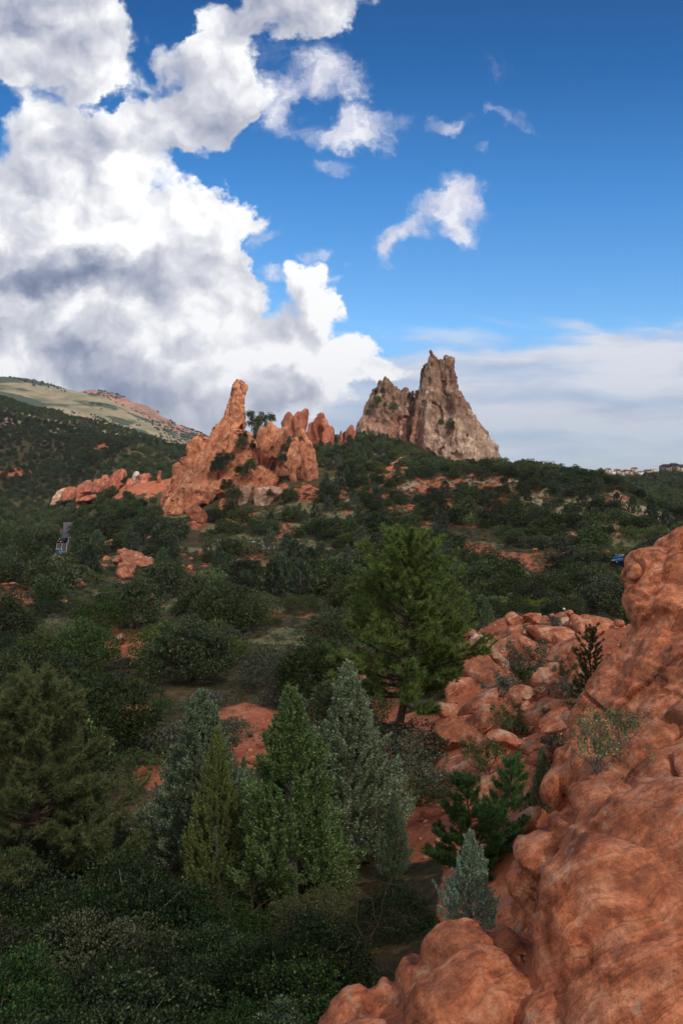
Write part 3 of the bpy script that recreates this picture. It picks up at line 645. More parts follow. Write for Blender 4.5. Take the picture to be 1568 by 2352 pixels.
V, F = union([loft(cH((490, 1394, 1410), (512, 1386, 1412), (560, 1380, 1416), (680, 1372, 1415)), 430, .4, mindepth=3), loft(cH((502, 1418, 1434), (530, 1412, 1444), (600, 1404, 1449), (680, 1400, 1430)), 432, .4, mindepth=3)], .6, 2)
rock_obj('sandstone_fin', craggy(V, F, 1.0, 7, .2, 46), F, REDFIN, 'narrow red fin of two blunt teeth, rightmost of the fins', 'rock fin', 'red fins behind the orange rocks')
V, F = union([loft(cG((795, 108, 132), (815, 90, 142), (860, 66, 152), (940, 55, 155)), 440, .5, mindepth=3)], .6, 2)
rock_obj('sandstone_tooth', craggy(V, F, .8, 7, .3, 47), F, REDFIN, 'blunt red rock tooth standing at the left foot of the grey peak', 'rock')
V, F = union([loft(cG((833, 26, 36), (850, 18, 40), (880, 10, 46), (940, 4, 50)), 440, .5, mindepth=2)], .6, 1)
rock_obj('sandstone_tooth', craggy(V, F, .6, 6, .3, 48), F, REDFIN, 'thin pointed red rock tooth between the red fins and the blunt tooth', 'rock')
V, F = union([loft(cH((960, 745, 828), (975, 700, 835), (1000, 690, 812), (1030, 680, 800), (1095, 690, 772)), 303, .4, lean=.1)], .35, 2)
rock_obj('pale_outcrop', craggy(V, F, .7, 5, .3, 50), F, PINK, 'whitish streaked rock face beneath the orange slab, beside a grey tree', 'rock')
V, F = union([loft(cH((976, 870, 940), (988, 822, 1040), (1020, 815, 1058), (1050, 806, 1010), (1080, 804, 985), (1112, 808, 955)), 300, .4, lean=.15), loft(cH((975, 940, 1020), (1010, 900, 1055), (1040, 880, 1040)), 301, .4)], .35, 2)
rock_obj('pale_outcrop', craggy(V, F, .7, 5, .3, 51), F, PINK, 'pale pink broken ledge with one small tree on it, below the orange shoulder rock', 'rock')
V, F = union([loft(cH((1068, 560, 592), (1085, 545, 602), (1115, 536, 602), (1150, 538, 590)), 298, .6)], .3, 2)
rock_obj('boulder', craggy(V, F, .4, 4, .5, 52), F, REDFAR, 'small orange rock knob at the foot of the slab, left of the whitish rock face', 'boulder')
V, F = union([loft(cH((1115, 332, 350), (1135, 308, 384), (1160, 288, 412), (1185, 290, 432), (1215, 312, 441), (1255, 312, 440)), 268, .6, skew=.3), ], .25, 2)
rock_obj('leaning_boulder', craggy(V, F, .55, 3.4, .6, 53), F, REDFIN, 'slanting layered red boulder, upper one of the pair below the orange slab', 'boulder', 'pair of leaning red boulders')
V, F = union([loft(cH((1248, 312, 365), (1280, 278, 400), (1310, 270, 408), (1350, 276, 350)), 262, .6), loft(cH((1290, 242, 285), (1312, 245, 290)), 261, .5)], .25, 2)
rock_obj('leaning_boulder', craggy(V, F, .5, 3.0, .6, 54), F, REDFIN, 'cracked red boulder, lower one of the pair below the orange slab', 'boulder', 'pair of leaning red boulders')

# grey twin peak
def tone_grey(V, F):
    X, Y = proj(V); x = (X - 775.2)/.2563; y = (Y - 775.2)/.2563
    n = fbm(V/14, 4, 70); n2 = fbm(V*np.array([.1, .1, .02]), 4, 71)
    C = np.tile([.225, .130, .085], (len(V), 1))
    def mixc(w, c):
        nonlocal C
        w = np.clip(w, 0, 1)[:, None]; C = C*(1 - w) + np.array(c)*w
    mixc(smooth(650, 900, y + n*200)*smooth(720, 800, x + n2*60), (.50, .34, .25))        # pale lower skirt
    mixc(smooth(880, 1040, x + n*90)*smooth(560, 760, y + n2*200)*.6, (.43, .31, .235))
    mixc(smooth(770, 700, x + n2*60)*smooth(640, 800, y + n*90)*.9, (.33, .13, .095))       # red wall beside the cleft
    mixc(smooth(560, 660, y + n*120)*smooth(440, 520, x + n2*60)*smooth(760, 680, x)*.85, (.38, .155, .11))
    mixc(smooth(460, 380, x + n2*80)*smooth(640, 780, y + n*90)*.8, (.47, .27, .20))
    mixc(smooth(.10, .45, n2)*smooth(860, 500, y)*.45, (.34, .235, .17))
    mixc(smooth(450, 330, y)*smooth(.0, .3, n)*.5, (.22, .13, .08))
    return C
tower = [loft(cG((470, 590, 690), (500, 565, 700), (560, 555, 720), (700, 550, 720), (980, 550, 720)), 574, .5, foot=22.0), loft(cG((118, 826, 833), (136, 820, 842), (152, 812, 858), (172, 803, 880), (200, 798, 900), (235, 790, 930), (330, 770, 960), (500, 730, 990)), 560, .7),
         loft(cG((186, 966, 980), (200, 950, 1000), (225, 915, 1016), (250, 880, 1022), (290, 870, 1028), (350, 860, 1036), (430, 850, 1048), (520, 850, 1080)), 563, .8),
         loft(cG((232, 742, 780), (250, 730, 900), (300, 714, 990), (350, 711, 1020), (420, 702, 1042), (480, 686, 1068), (500, 682, 1085), (560, 668, 1122), (620, 652, 1148), (700, 648, 1190), (780, 645, 1232), (860, 642, 1280), (940, 645, 1322), (980, 660, 1362), (1060, 720, 1382), (1120, 820, 1388), (1200, 1000, 1300)), 566, .62, lean=.22, foot=22.0),
         loft(cG((450, 672, 688), (470, 668, 700), (520, 664, 720), (600, 655, 720)), 562, .8),
         loft(cG((480, 1010, 1075), (560, 1000, 1110), (700, 1010, 1180), (860, 1000, 1250), (1000, 980, 1330), (1100, 960, 1350)), 552, .5, lean=.30, foot=22.0),
         loft(cG((560, 790, 850), (700, 770, 880), (860, 770, 920), (1000, 800, 1000), (1120, 880, 1100)), 548, .5, lean=.3)]
V, F = union(tower, .8, 1)
V = craggy(V, F, 3.0, 14, .06, 61, grain=.4, sharp=True, q_=.55); V = craggy(V, F, 1.3, 6, .13, 66, grain=.7, sharp=True)
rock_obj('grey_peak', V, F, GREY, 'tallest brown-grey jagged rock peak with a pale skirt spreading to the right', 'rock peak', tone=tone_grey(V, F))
left = [loft(cG((350, 428, 445), (358, 425, 470), (380, 422, 488), (420, 418, 512), (470, 412, 562), (540, 400, 580), (640, 380, 590)), 575, .6),
        loft(cG((398, 372, 398), (412, 358, 398), (440, 352, 400), (480, 340, 410), (560, 320, 430)), 574, .7),
        loft(cG((465, 310, 330), (478, 312, 360), (500, 300, 420), (550, 288, 520), (600, 265, 600), (650, 248, 655), (700, 236, 660), (720, 226, 660), (760, 180, 660), (790, 165, 655), (860, 152, 650), (950, 250, 650), (1010, 400, 650)), 578, .55, lean=.25, foot=22.0),
        loft(cG((476, 590, 620), (490, 568, 650), (540, 560, 664), (640, 560, 668), (800, 540, 668), (980, 540, 668)), 580, .6, lean=.1, foot=22.0)]
V, F = union(left, .8, 1)
V = craggy(V, F, 2.6, 13, .07, 63, grain=.4, sharp=True, q_=.55); V = craggy(V, F, 1.2, 6, .16, 67, grain=.8, sharp=True)
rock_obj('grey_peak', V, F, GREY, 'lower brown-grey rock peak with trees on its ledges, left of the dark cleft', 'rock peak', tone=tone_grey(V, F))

# red fins climbing from the left valley
def small_loft(name, rows, D, mat, label, cat='rock', group=None, amp=.7, s=5, vox=.4, seed=1, **kw):
    V, F = union([loft(r, D, kw.get('depth', .9), lean=.3, foot=1.5) for r in rows], vox, 1)
    return rock_obj(name, craggy(V, F, amp*1.3, s*1.3, .3, seed, sharp=True), F, mat, label, cat, group)
G_ = 'red ledges rising out of the left valley'
small_loft('valley_ledge', [cL((985, 486, 510), (1000, 468, 522), (1030, 440, 500), (1060, 424, 496), (1110, 414, 490), (1125, 420, 470))], 590, PINK, 'lowest ledge at the valley end, pale on its left face and top', group=G_, seed=2)
small_loft('valley_ledge', [cL((975, 540, 592), (990, 525, 605), (1020, 508, 610), (1050, 500, 600))], 560, REDFIN, 'short red ledge second from the valley end', group=G_, seed=3)
small_loft('valley_ledge', [cL((918, 680, 708), (940, 650, 725), (975, 625, 745), (1010, 610, 740), (1050, 612, 700))], 515, REDFIN, 'broad sloping red ledge in the middle of the valley row', group=G_, seed=4)
small_loft('valley_ledge', [cL((910, 745, 790), (940, 730, 800), (980, 720, 800)), cL((873, 830, 842), (895, 800, 850), (930, 788, 860), (980, 790, 860))], 470, REDFIN, 'red ledge with a small pointed tip beside the highest ledge', group=G_, seed=5)
small_loft('valley_ledge', [cL((838, 935, 966), (850, 905, 980), (875, 880, 988), (920, 868, 990), (960, 862, 985), (1000, 870, 960))], 450, REDFIN, 'highest orange ledge of the valley row, squared at its right end', group=G_, seed=6)
small_loft('pale_boulder', [cL((855, 1058, 1088), (868, 1045, 1095), (885, 1040, 1092), (905, 1038, 1070))], 428, WHITE, 'white boulder perched right of the highest valley ledge', 'boulder', amp=.3, s=3, vox=.3, seed=7)
small_loft('valley_ledge', [cL((880, 1100, 1160), (895, 1090, 1170), (915, 1095, 1160)), cL((905, 1000, 1040), (960, 990, 1050))], 420, REDFIN, 'low broken red ledge just right of the white boulder', group=G_, seed=8)
small_loft('valley_ledge', [cL((850, 1245, 1265), (875, 1235, 1270), (900, 1230, 1275), (950, 1250, 1300))], 400, REDFIN, 'small dark red ledge close to the left edge of the orange body', group=G_, seed=9)
small_loft('valley_ledge', [cL((1020, 940, 975), (1040, 925, 985), (1060, 930, 980))], 385, REDFIN, 'little red block low in the trees under the valley row', group=G_, seed=10, vox=.3)
small_loft('valley_ledge', [cL((1040, 690, 755), (1060, 650, 760), (1080, 600, 740), (1100, 600, 650))], 420, REDFIN, 'flat rubbly red ledge below the middle of the valley row', group=G_, seed=12, vox=.3)

# boulders on the valley floor
def boulder_mesh(rx, ry, rz, seed, cuts=11, sub=5, rough=.045, soft=26):
    r = np.random.default_rng(seed); V, F = ico(sub)
    n = r.normal(size=(cuts, 3)); n /= np.linalg.norm(n, axis=1)[:, None]; d = r.uniform(.50, .88, cuts)
    c = V @ n.T; rad = np.full(len(V), 1.0)
    q = np.where(c > .05, d[None]/np.maximum(c, .05), 9.0); q = np.concatenate([q, rad[:, None]], 1)
    rad = (q**-soft).sum(1)**(-1/soft)
    V = V*rad[:, None]*(1 + fbm(V*1.7 + seed, 3, seed)*.10)[:, None]
    V = V*(1 + fbm(V*6 + seed, 3, seed + 1)*rough - smooth(.05, 0, np.abs(vnoise(V*np.array([1.6, 1.6, 2.4]) + seed, seed + 2)))*.05)[:, None]
    return V*np.array([rx, ry, rz]), F
def boulder(X, Y, rx, rz, D=None, roll=0, label='', mat=None, group=None, seed=0, cuts=9, ry=.9, sub=5, name='boulder', sink=.25, yaw=None, rough=.05):
    """a boulder seen centred at (X, Y) with picture radii rx, rz"""
    if D is None: D = hit(X, Y + rz*.6)
    s = D*MPP; V, F = boulder_mesh(rx*s, (rx + rz)*.5*s*ry, rz*s, seed, cuts, sub, rough)
    r = np.random.default_rng(seed + 5); M = np.array(Matrix.Rotation(RAD(-roll), 3, 'Y')); V = V @ M.T
    me = mesh_np(name, V, [(F, 0)], [mat or REDMID], True)
    keep_view(V + np.array(at(X, Y, D)))
    o = obj(name, me, None, at(X, Y, D), 0.0)
    return tag(o, label, 'boulder', group)
def M_(x, y): return 218.2 + x*.1831, 1205.8 + y*.1831
def outcrop(name, lobes, conv, sc, D, label, mat, amp, s, vox, seed, group=None, cat='rock', it=3, dk=0.0):
    parts = []
    for (x, y, rx, rz, roll) in lobes:
        X, Y = conv(x, y); parts.append(ell(X, Y, D + (dk*(y - lobes[0][1])), rx*sc, rz*sc, roll, ry=2.2))
    V, F = union(parts, vox, it)
    return rock_obj(name, craggy(V, F, amp, s, .8, seed), F, mat, label, cat, group)
DM = 206
outcrop('red_outcrop', [(365, 345, 80, 44, -12), (430, 430, 110, 80, -35), (560, 415, 120, 55, -28), (370, 590, 100, 100, 0), (420, 540, 90, 80, 0), (640, 450, 90, 38, -12), (470, 400, 90, 60, -30), (420, 480, 80, 60, 0), (520, 440, 90, 60, -20), (390, 540, 90, 70, 0), (400, 640, 80, 50, 0), (270, 445, 62, 52, 20), (330, 515, 58, 48, 20), (560, 480, 140, 60, -10), (680, 470, 60, 60, 0)],
        M_, .1831, 202, 'largest lumpy red outcrop in the left valley, with a walker on its back', REDMID, .3, 2.6, .2, 80, dk=-.135)
GV = 'red boulders scattered among the valley trees'
for i, (x, y, rx, rz, roll, lab) in enumerate([
    (160, 440, 78, 56, 10, 'round red boulder touching the upper left of the lumpy outcrop'),
    (112, 520, 50, 60, 60, 'tall rounded red boulder at the left foot of the lumpy outcrop'),
    (48, 562, 30, 30, 0, 'small round red boulder at the far left end of the lumpy outcrop'),
    (2, 585, 22, 25, 0, 'tiny pale-edged boulder beyond the left end of the lumpy outcrop'),
    (345, 732, 62, 32, -8, 'flat red slab rock in front of the lumpy outcrop'),
    (216, 210, 44, 38, -20, 'top boulder of the heap of three above the lumpy outcrop'),
    (125, 252, 58, 42, 20, 'left boulder of the heap of three above the lumpy outcrop'),
    (212, 272, 56, 42, 0, 'bottom boulder of the heap of three above the lumpy outcrop'),
    (610, 143, 44, 36, -15, 'left boulder of the pair between two trees above the walker'),
    (698, 162, 52, 42, 15, 'right boulder of the pair between two trees above the walker'),
    (1322, 355, 44, 56, -50, 'slanted red boulder left of the dark round tree in the valley'),
    (1350, 322, 18, 22, 0, 'small boulder leaning on the slanted red boulder'),
    (1418, 332, 22, 16, 0, 'tiny red boulder above the dark round tree in the valley'),
    (1120, 378, 34, 22, 10, 'greyish layered boulder right of the outcrop with the walker'),
    (1068, 372, 34, 16, -5, 'low rubbly boulder next to the greyish layered one'),
    (1202, 438, 36, 34, 0, 'smooth pinkish boulder above the split red boulder'),
    (1110, 530, 38, 32, 10, 'brown boulder leaning left of the split red boulder'),
    (1182, 560, 52, 62, -20, 'split red boulder in the middle of the valley'),
    (1222, 518, 30, 24, 0, 'small boulder on the right shoulder of the split red boulder'),
    (1150, 684, 42, 28, 10, 'lone pink boulder below the split red boulder'),
    (905, 552, 16, 14, 0, 'tiny red stone among trees left of the split boulder'),
    (842, 955, 44, 22, 0, 'small pale orange stone beneath the big dark tree'),
    (700, 900, 70, 60, 35, 'red boulder with dark slanting folds, on the slope above the scrub')]):
    X, Y = M_(x, y); D = None
    boulder(X, Y, rx*.1831, rz*.1831, D, roll, lab, group=GV, seed=100 + i, sub=4 if max(rx, rz) < 40 else 5, cuts=7 if i < 9 else 10)
for i, (X, Y, rx, rz, roll, lab, mt) in enumerate([
    (181, 1346, 15, 17, 0, 'rounded pink boulder beside a bare twiggy bush', REDMID), (148, 1361, 15, 9, 0, 'low red boulder left of the rounded pink one', REDMID), (148, 1381, 11, 7, 0, 'small red stone below the low red boulder', REDMID),
    (22, 1343, 26, 6, 4, 'long flat red ledge near the left edge of the valley', REDMID), (231, 1489, 14, 7, 5, 'whitish flat boulder among the scrub', WHITE), (273, 1468, 8, 14, -30, 'grey upright boulder above the whitish flat one', WHITE),
    (268, 1449, 10, 6, 0, 'small red ledge stone above the grey upright boulder', REDMID), (617, 1407, 15, 6, -3, 'flat orange rock shelf under the dark trees', REDMID), (716, 1447, 12, 8, 0, 'small orange rock in the scrub left of the big pine', REDMID),
    (243, 1248, 13, 6, 12, 'small red boulder cluster stone above the road bend trees', REDMID),
    (590, 1745, 30, 12, -12, 'low reddish ledge at the foot of the bare red patch', REDMID), (645, 1720, 9, 6, 0, 'small light stone at the right side of the bare red patch', REDMID)]):
    boulder(X, Y, rx, rz, None, roll, lab, mt, GV, seed=150 + i, sub=4)
# pale stones on the sunlit ridge
rr = np.random.default_rng(3)
for i, (X, Y, s_, lab) in enumerate([(846, 1082, 7, 'largest pale block, near the top left of the ridge'), (856, 1092, 4, 'pale stone just under the largest pale block'), (880, 1103, 5, 'cream stone between two trees on the ridge'), (893, 1108, 4, 'small cream stone right of the cream stone'),
    (948, 1118, 5, 'pale pink slab stone under the trees of the ridge'), (935, 1108, 4, 'small pale stone left of the pink slab stone'), (900, 1066, 7, 'pale blocky stones at the head of the red gully'), (807, 1128, 4, 'pale stone on the left flank of the ridge'), (795, 1143, 5, 'pale stone lower on the left flank of the ridge'),
    (1052, 1133, 5, 'whitish stone in the middle gully of the ridge'), (1040, 1140, 4, 'small whitish stone left of the middle gully'), (1195, 1068, 6, 'pale flat stone at the ridge top right of the peak'), (1290, 1172, 6, 'yellowish stone on the tan slope'), (1478, 1182, 6, 'white stone near the right end of the ridge'), (1440, 1166, 5, 'white stone under the spreading ridge tree')]):
    boulder(X, Y, s_, s_*.7, None, 0, lab, WHITE if i % 2 == 0 else PINK, 'pale stones on the ridge', seed=180 + i, sub=3, cuts=12)
# ---------------------------------------------------------------- near outcrop and the boulder slope
ELLS.clear()
def B_(x, y): return 1005 + x*.2747, 1349 + y*.2747
big = [
 # low slab and front dome at the bottom
 ell(830, 2385, 9.6, 125, 105, 22, .9), ell(890, 2315, 9.8, 70, 62, 30), ell(770, 2440, 9.3, 120, 90, 25), ell(860, 2440, 9.2, 150, 120, 10),
 ell(1075, 2340, 9.6, 165, 225, 8, .75, 4), ell(1000, 2330, 9.7, 95, 150, 20), ell(1100, 2420, 9.0, 210, 240, 0, .8, 4), ell(935, 2300, 9.9, 34, 40, 0), ell(1150, 2200, 9.8, 90, 75, -10), ell(1060, 2160, 9.9, 80, 45, 10), ell(1200, 2210, 9.9, 60, 80, 0),
 # great rounded mass
 ell(1440, 2230, 9.0, 235, 330, 12, .8, 4), ell(1560, 2050, 9.6, 260, 260, 20, .8, 4), ell(1330, 2250, 8.9, 120, 190, 10, .9), ell(1560, 2420, 8.0, 300, 300, 0, .8, 4), ell(1300, 2440, 8.3, 120, 180, 0),
 ell(1400, 1930, 11.2, 105, 85, 18), ell(1500, 1880, 11.8, 150, 90, 25), ell(1620, 1850, 12, 200, 130, 25),
 ell(1255, 1985, 12.0, 85, 75, 30), ell(1215, 2030, 12.2, 48, 75, 0), ell(1230, 2110, 12.2, 60, 110, 0), ell(1180, 2130, 12.6, 40, 60, 0), ell(1310, 1900, 12.2, 60, 48, 35), ell(1385, 1845, 12.0, 78, 56, 15),
 ell(1352, 2030, 10.9, 34, 115, 6), ell(1330, 2130, 10.6, 36, 80, 30), ell(1290, 2080, 11.4, 60, 70, 20), ell(1290, 2180, 10.8, 90, 90, 0), ell(1320, 1960, 11.4, 42, 60, 0), ell(1425, 2100, 10.2, 60, 130, 12),
 # long rounded log above the hollow
 ell(1395, 1800, 15.2, 70, 62, 38), ell(1445, 1755, 15.4, 85, 62, 38), ell(1505, 1712, 15.8, 90, 60, 30), ell(1590, 1690, 16, 110, 80, 15), ell(1350, 1830, 15.2, 40, 44, 30), ell(1690, 1700, 16.5, 150, 110, 10),
 ell(1480, 1800, 15.2, 130, 62, 30), ell(1580, 1770, 14.6, 130, 60, 12), ell(1420, 1850, 14.8, 90, 60, 20),
 # cleft wall below the log, left
 ell(1335, 1765, 17.5, 28, 80, -12), ell(1305, 1755, 18.5, 32, 70, -18), ell(1280, 1810, 18, 36, 55, -20), ell(1335, 1710, 19, 30, 60, -22), 
 # tilted slabs of the tall outcrop
 ell(1398, 1590, 21.0, 40, 165, -32, .9, 4), ell(1435, 1570, 20.6, 36, 170, -33, .9, 4), ell(1440, 1650, 20.0, 40, 130, -34), ell(1490, 1590, 20.2, 56, 170, -30, .9, 4), ell(1470, 1700, 19.4, 60, 90, -25),
 ell(1560, 1600, 19.6, 80, 170, -24, .9, 4), ell(1550, 1700, 18.8, 90, 110, 20), ell(1650, 1560, 20, 120, 260, -15, .9, 4), ell(1352, 1680, 20.5, 34, 60, -25), ell(1380, 1720, 19.6, 60, 70, 20),
 # rounded heads
 ell(1520, 1318, 23.0, 88, 62, -12, 1, 4), ell(1480, 1330, 22.6, 52, 52, -20), ell(1490, 1376, 22.5, 62, 56, 25), ell(1500, 1420, 22.0, 66, 56, -35, 1, 4), ell(1480, 1455, 22.1, 44, 44, 0), ell(1545, 1395, 21.6, 66, 50, 25),
 ell(1560, 1460, 21.3, 78, 66, 20), ell(1520, 1490, 21.4, 56, 52, 30), ell(1600, 1330, 22.5, 100, 90, 0), ell(1620, 1440, 21.5, 100, 100, 0),
 ell(1560, 1250, 27.5, 74, 40, 32), ell(1515, 1285, 28, 40, 26, 35), ell(1620, 1240, 27.5, 80, 60, 15), ell(1590, 1300, 27, 90, 60, 0),
 ell(1458, 1500, 21.6, 44, 60, -30), ell(1600, 1520, 20.8, 90, 90, 10),
]
V, F = union(big, .052, 2)
f1 = np.full(len(V), 9.0); f2 = f1.copy(); Vw = V + np.stack([fbm(V/.7, 3, 190 + k) for k in range(3)], -1)*.10
for c_, M_r, rad in ELLS[:len(big)]:
    v = (np.linalg.norm(((Vw - c_) @ M_r)/rad, axis=1) - 1)*rad.min(); lo_ = np.minimum(f1, v); f2 = np.minimum(f2, np.maximum(f1, v)); f1 = lo_
crease = smooth(.16, .0, f2 - f1)
V = relax(V, F, 2); N = normals(V, F)
d = -crease**1.5*.14*(.55 + .6*fbm(V/1.3, 2, 198)) + fbm(V/1.5, 5, 200, .6)*.13 + fbm(V/.42, 4, 201, .6)*.045
def planes(P, n, gap, width, depth, seed, warp=.3, on=.0):
    """joints: long cracks where a family of slightly wavy planes cuts the rock"""
    n = np.array(n)/np.linalg.norm(n); t = (P @ n + fbm(P/3.2, 3, seed)*warp + vnoise(P*4, seed + 1)*.015)/gap; k = np.round(t)
    act = vnoise(np.stack([k*7.13 + seed, k*0 + .5, k*0 + .5], -1), seed + 2) + vnoise(P*.35 + k[:, None]*3.7, seed + 3)*.9
    return -smooth(width, width*.15, np.abs(t - k)*gap)*depth*smooth(on, on + .25, act)
def beds(P, n, gap, amp, seed, warp=.35):
    """bedding: each layer stands a little proud of the one below"""
    n = np.array(n)/np.linalg.norm(n); t = (P @ n + fbm(P/2.4, 3, seed)*warp)/gap; f = t - np.floor(t)
    a_ = .5 + .5*vnoise(np.stack([np.floor(t)*5.3, 0*t + .5, 0*t + .5], -1), seed + 1)
    return (np.minimum(f/.82, (1 - f)/.18) - .5)*amp*a_*smooth(-.25, .3, vnoise(P*.4, seed + 2))
d += beds(V, (.55, .25, .80), .62, .14, 220) + beds(V, (.55, .25, .80), .19, .035, 223)
d += planes(V, (.82, .30, -.48), 1.15, .055, .24, 230) + planes(V, (-.35, .8, .5), 1.7, .05, .22, 235) + planes(V, (.30, -.15, .94), 2.3, .06, .26, 240, on=.1)
d -= smooth(.62, .8, vnoise(V*2.3, 212))*.12; d -= smooth(.25, .75, vnoise(V*np.array([.75, .75, .95]) + 3, 214))*.14
rock_obj('sandstone_outcrop', V + N*d[:, None], F, RED, 'huge rounded red sandstone outcrop filling the near right corner, with pale lichen', 'rock outcrop')

r_ = np.random.default_rng(77); bed = []
for X, Y, rx, rz, roll in ((1080, 1700, 70, 40, -15), (1140, 1740, 80, 36, 20), (1200, 1690, 60, 40, 25), (1240, 1640, 60, 36, 25), (1160, 1820, 80, 50, 10), (1080, 1780, 60, 40, -20), (1230, 1820, 60, 60, 35), (1290, 1650, 50, 50, 30), (1180, 1630, 50, 24, 25),
    (1110, 1860, 60, 36, 0), (1270, 1560, 50, 34, 10), (1230, 1500, 50, 26, -20), (1180, 1480, 40, 22, 0), (1300, 1500, 50, 36, 10), (1330, 1560, 50, 60, 20), (1060, 1580, 40, 30, 0), (1250, 1745, 60, 44, 30), (1200, 1900, 60, 50, 20), (1130, 1660, 44, 20, 30), (1060, 1640, 50, 30, -10), (1290, 1460, 60, 24, -10), (1200, 1450, 40, 20, 0)):
    D = hit(X, Y + rz*.3); k_ = D*MPP; Vb, Fb = boulder_mesh(rx*k_*1.45, rx*k_*.9, rz*k_*1.5, int(X + Y), 13, 3, .03)
    bed.append((Vb @ np.array(Matrix.Rotation(RAD(-roll*1.4), 3, 'Y')).T + np.array(at(X, Y + 6, D + .2)), Fb))
V, F = union(bed, .09, 1)
tag(rock_obj('bedrock', craggy(V, F, .13, 1.6, .8, 250, rib=.8, sharp=True), F, REDMID, None, None), kind='structure')

GB = 'boulders on the bare red slope beside the outcrop'
def bb(x, y, rx, rz, D, roll, lab, mat=None, **kw):
    X, Y = B_(x, y); kw.setdefault('sub', 5); D = D if y < 620 else min(D, hit(X, Y + rz*.2747*.45)); return boulder(X, Y, rx*.2747*1.2, rz*.2747*1.2, D, roll, lab, mat or REDMID, GB, **kw)
bb(628, 288, 64, 72, 60, 20, 'brown pointed boulder perched on its neighbour, leftmost on the slope top', seed=301, cuts=8)
bb(648, 388, 62, 70, 58.5, 0, 'round cracked boulder beneath the perched pointed boulder', seed=302, cuts=8)
bb(806, 262, 84, 64, 61, -12, 'smooth humped boulder behind the leafy shrub on the slope top', seed=303, cuts=7)
bb(712, 290, 34, 30, 62, 0, 'small pale block between the pointed and the humped boulder', seed=304)
bb(1035, 246, 56, 38, 62, 0, 'rounded boulder left of the slender post', seed=305, cuts=5)
bb(1108, 226, 34, 34, 62.5, 30, 'small upright boulder right behind the slender post', seed=306, cuts=6)
bb(958, 242, 26, 22, 62.5, 0, 'small orange boulder above the grey-green shrub', seed=307)
bb(1520, 300, 40, 34, 56.5, 0, 'small boulder tucked against the tall outcrop', seed=308, cuts=6)
bb(255, 380, 60, 36, 60, -15, 'rounded boulder half hidden by the big pine tips', seed=309, cuts=6)
bb(362, 394, 32, 30, 61, 0, 'little pale-topped boulder left of a low bush on the slope top', PINK, seed=310, cuts=6)
bb(530, 385, 44, 22, 61, 0, 'stack of thin red layers at the slope top', seed=311)
bb(155, 560, 56, 42, 56, 25, 'red boulder seen through the pine branches', seed=312)
bb(1060, 320, 60, 62, 59, -20, 'whitish stained boulder under the post', PINK, seed=313, cuts=7)
V, F = union([ell(*B_(1330, 330), 58, 54, 26, -16, ry=1.1), ell(*B_(1240, 420), 57, 30, 46, 0), ell(*B_(1400, 400), 57.5, 52, 26, -20), ell(*B_(1195, 430), 56.5, 13, 42, 4), ell(*B_(1320, 520), 56, 44, 40, 0), ell(*B_(1150, 300), 58, 16, 22, 0), ell(*B_(1470, 420), 58, 40, 34, 0)], .12, 3)
rock_obj('rock_slab', craggy(V, F, .14, 1.8, .9, 320, rib=.7), F, REDMID, 'broad orange slab rock sloping down to the right on the slope top', 'rock', GB)
V, F = union([ell(*B_(400, 640), 50, 74, 30, -38, ry=.9, sub=4), ell(*B_(300, 600), 50, 46, 40, -25), ell(*B_(460, 780), 48.5, 60, 24, -30), ell(*B_(300, 740), 49, 34, 44, 0), ell(*B_(230, 560), 51, 26, 34, 0), ell(*B_(560, 700), 49.5, 36, 22, -40)], .12, 2)
rock_obj('rock_slab', craggy(V, F, .15, 1.8, .7, 321, rib=.8), F, REDMID, 'largest tilted red slab, banded with a broad pale stripe down its right edge', 'rock', GB)
pv = [ell(*B_(440, 545), 50.2, 60, 17, -40, ry=.9), ell(*B_(560, 650), 49.4, 42, 16, -44, ry=.9), ell(*B_(350, 490), 50.7, 28, 15, -35)]
V, F = union(pv, .1, 2)
rock_obj('pale_band', craggy(V, F, .2, 1.2, .8, 322), F, PINK, 'cream-coloured band of rock along the upper edge of the largest tilted slab', 'rock', GB)
bb(900, 780, 118, 128, 41, 12, 'blocky standing boulder in the middle of the slope with a white spot', seed=330, cuts=11)
bb(840, 880, 60, 56, 40.8, 0, 'lower lobe rock under the blocky standing boulder', seed=331, cuts=6)
bb(700, 890, 96, 66, 40, 10, 'squarish flat-topped boulder left of the blocky standing one', seed=332, cuts=10)
bb(640, 950, 60, 50, 38.5, 0, 'small rounded boulder at the end of the upper long slab', seed=333, cuts=6)
bb(360, 980, 205, 56, 37.5, 33, 'upper of the two long slabs tilted up to the right', seed=334, cuts=8, rough=.04)
bb(370, 1120, 225, 66, 36, 33, 'lower of the two long slabs, lichen grey on its top', seed=335, cuts=8, rough=.04)
bb(440, 1040, 120, 60, 37, 33, 'thick middle piece wedged between the two long slabs', seed=336, cuts=8)
bb(1100, 690, 92, 52, 45, 12, 'flat pinkish boulder right of the blocky standing one', seed=337, cuts=9)
bb(785, 1000, 30, 18, 37, 0, 'small lone stone on the smooth red slope', seed=338)
bb(790, 1120, 84, 84, 34, 25, 'knobbly boulder with a pale corner, lower on the slope', seed=339, cuts=8)
bb(850, 1060, 40, 46, 34.5, 0, 'small boulder on the right shoulder of the knobbly one', seed=340, cuts=6)
bb(760, 1190, 60, 40, 33, 15, 'pale-edged flat stone at the foot of the knobbly boulder', PINK, seed=341)
bb(1110, 1085, 62, 66, 27, 20, 'dark rounded boulder against the left foot of the tilted slabs', seed=342, cuts=5)
bb(1000, 1120, 150, 80, 29, 28, 'smooth bedrock hump left of the dark rounded boulder', seed=343, cuts=4)
bb(540, 1300, 190, 90, 31, -25, 'cracked bedrock hump below the long slabs', seed=344, cuts=7)
bb(880, 1330, 160, 90, 27, 12, 'smooth bedrock hump above the green dwarf pines', seed=345, cuts=5)
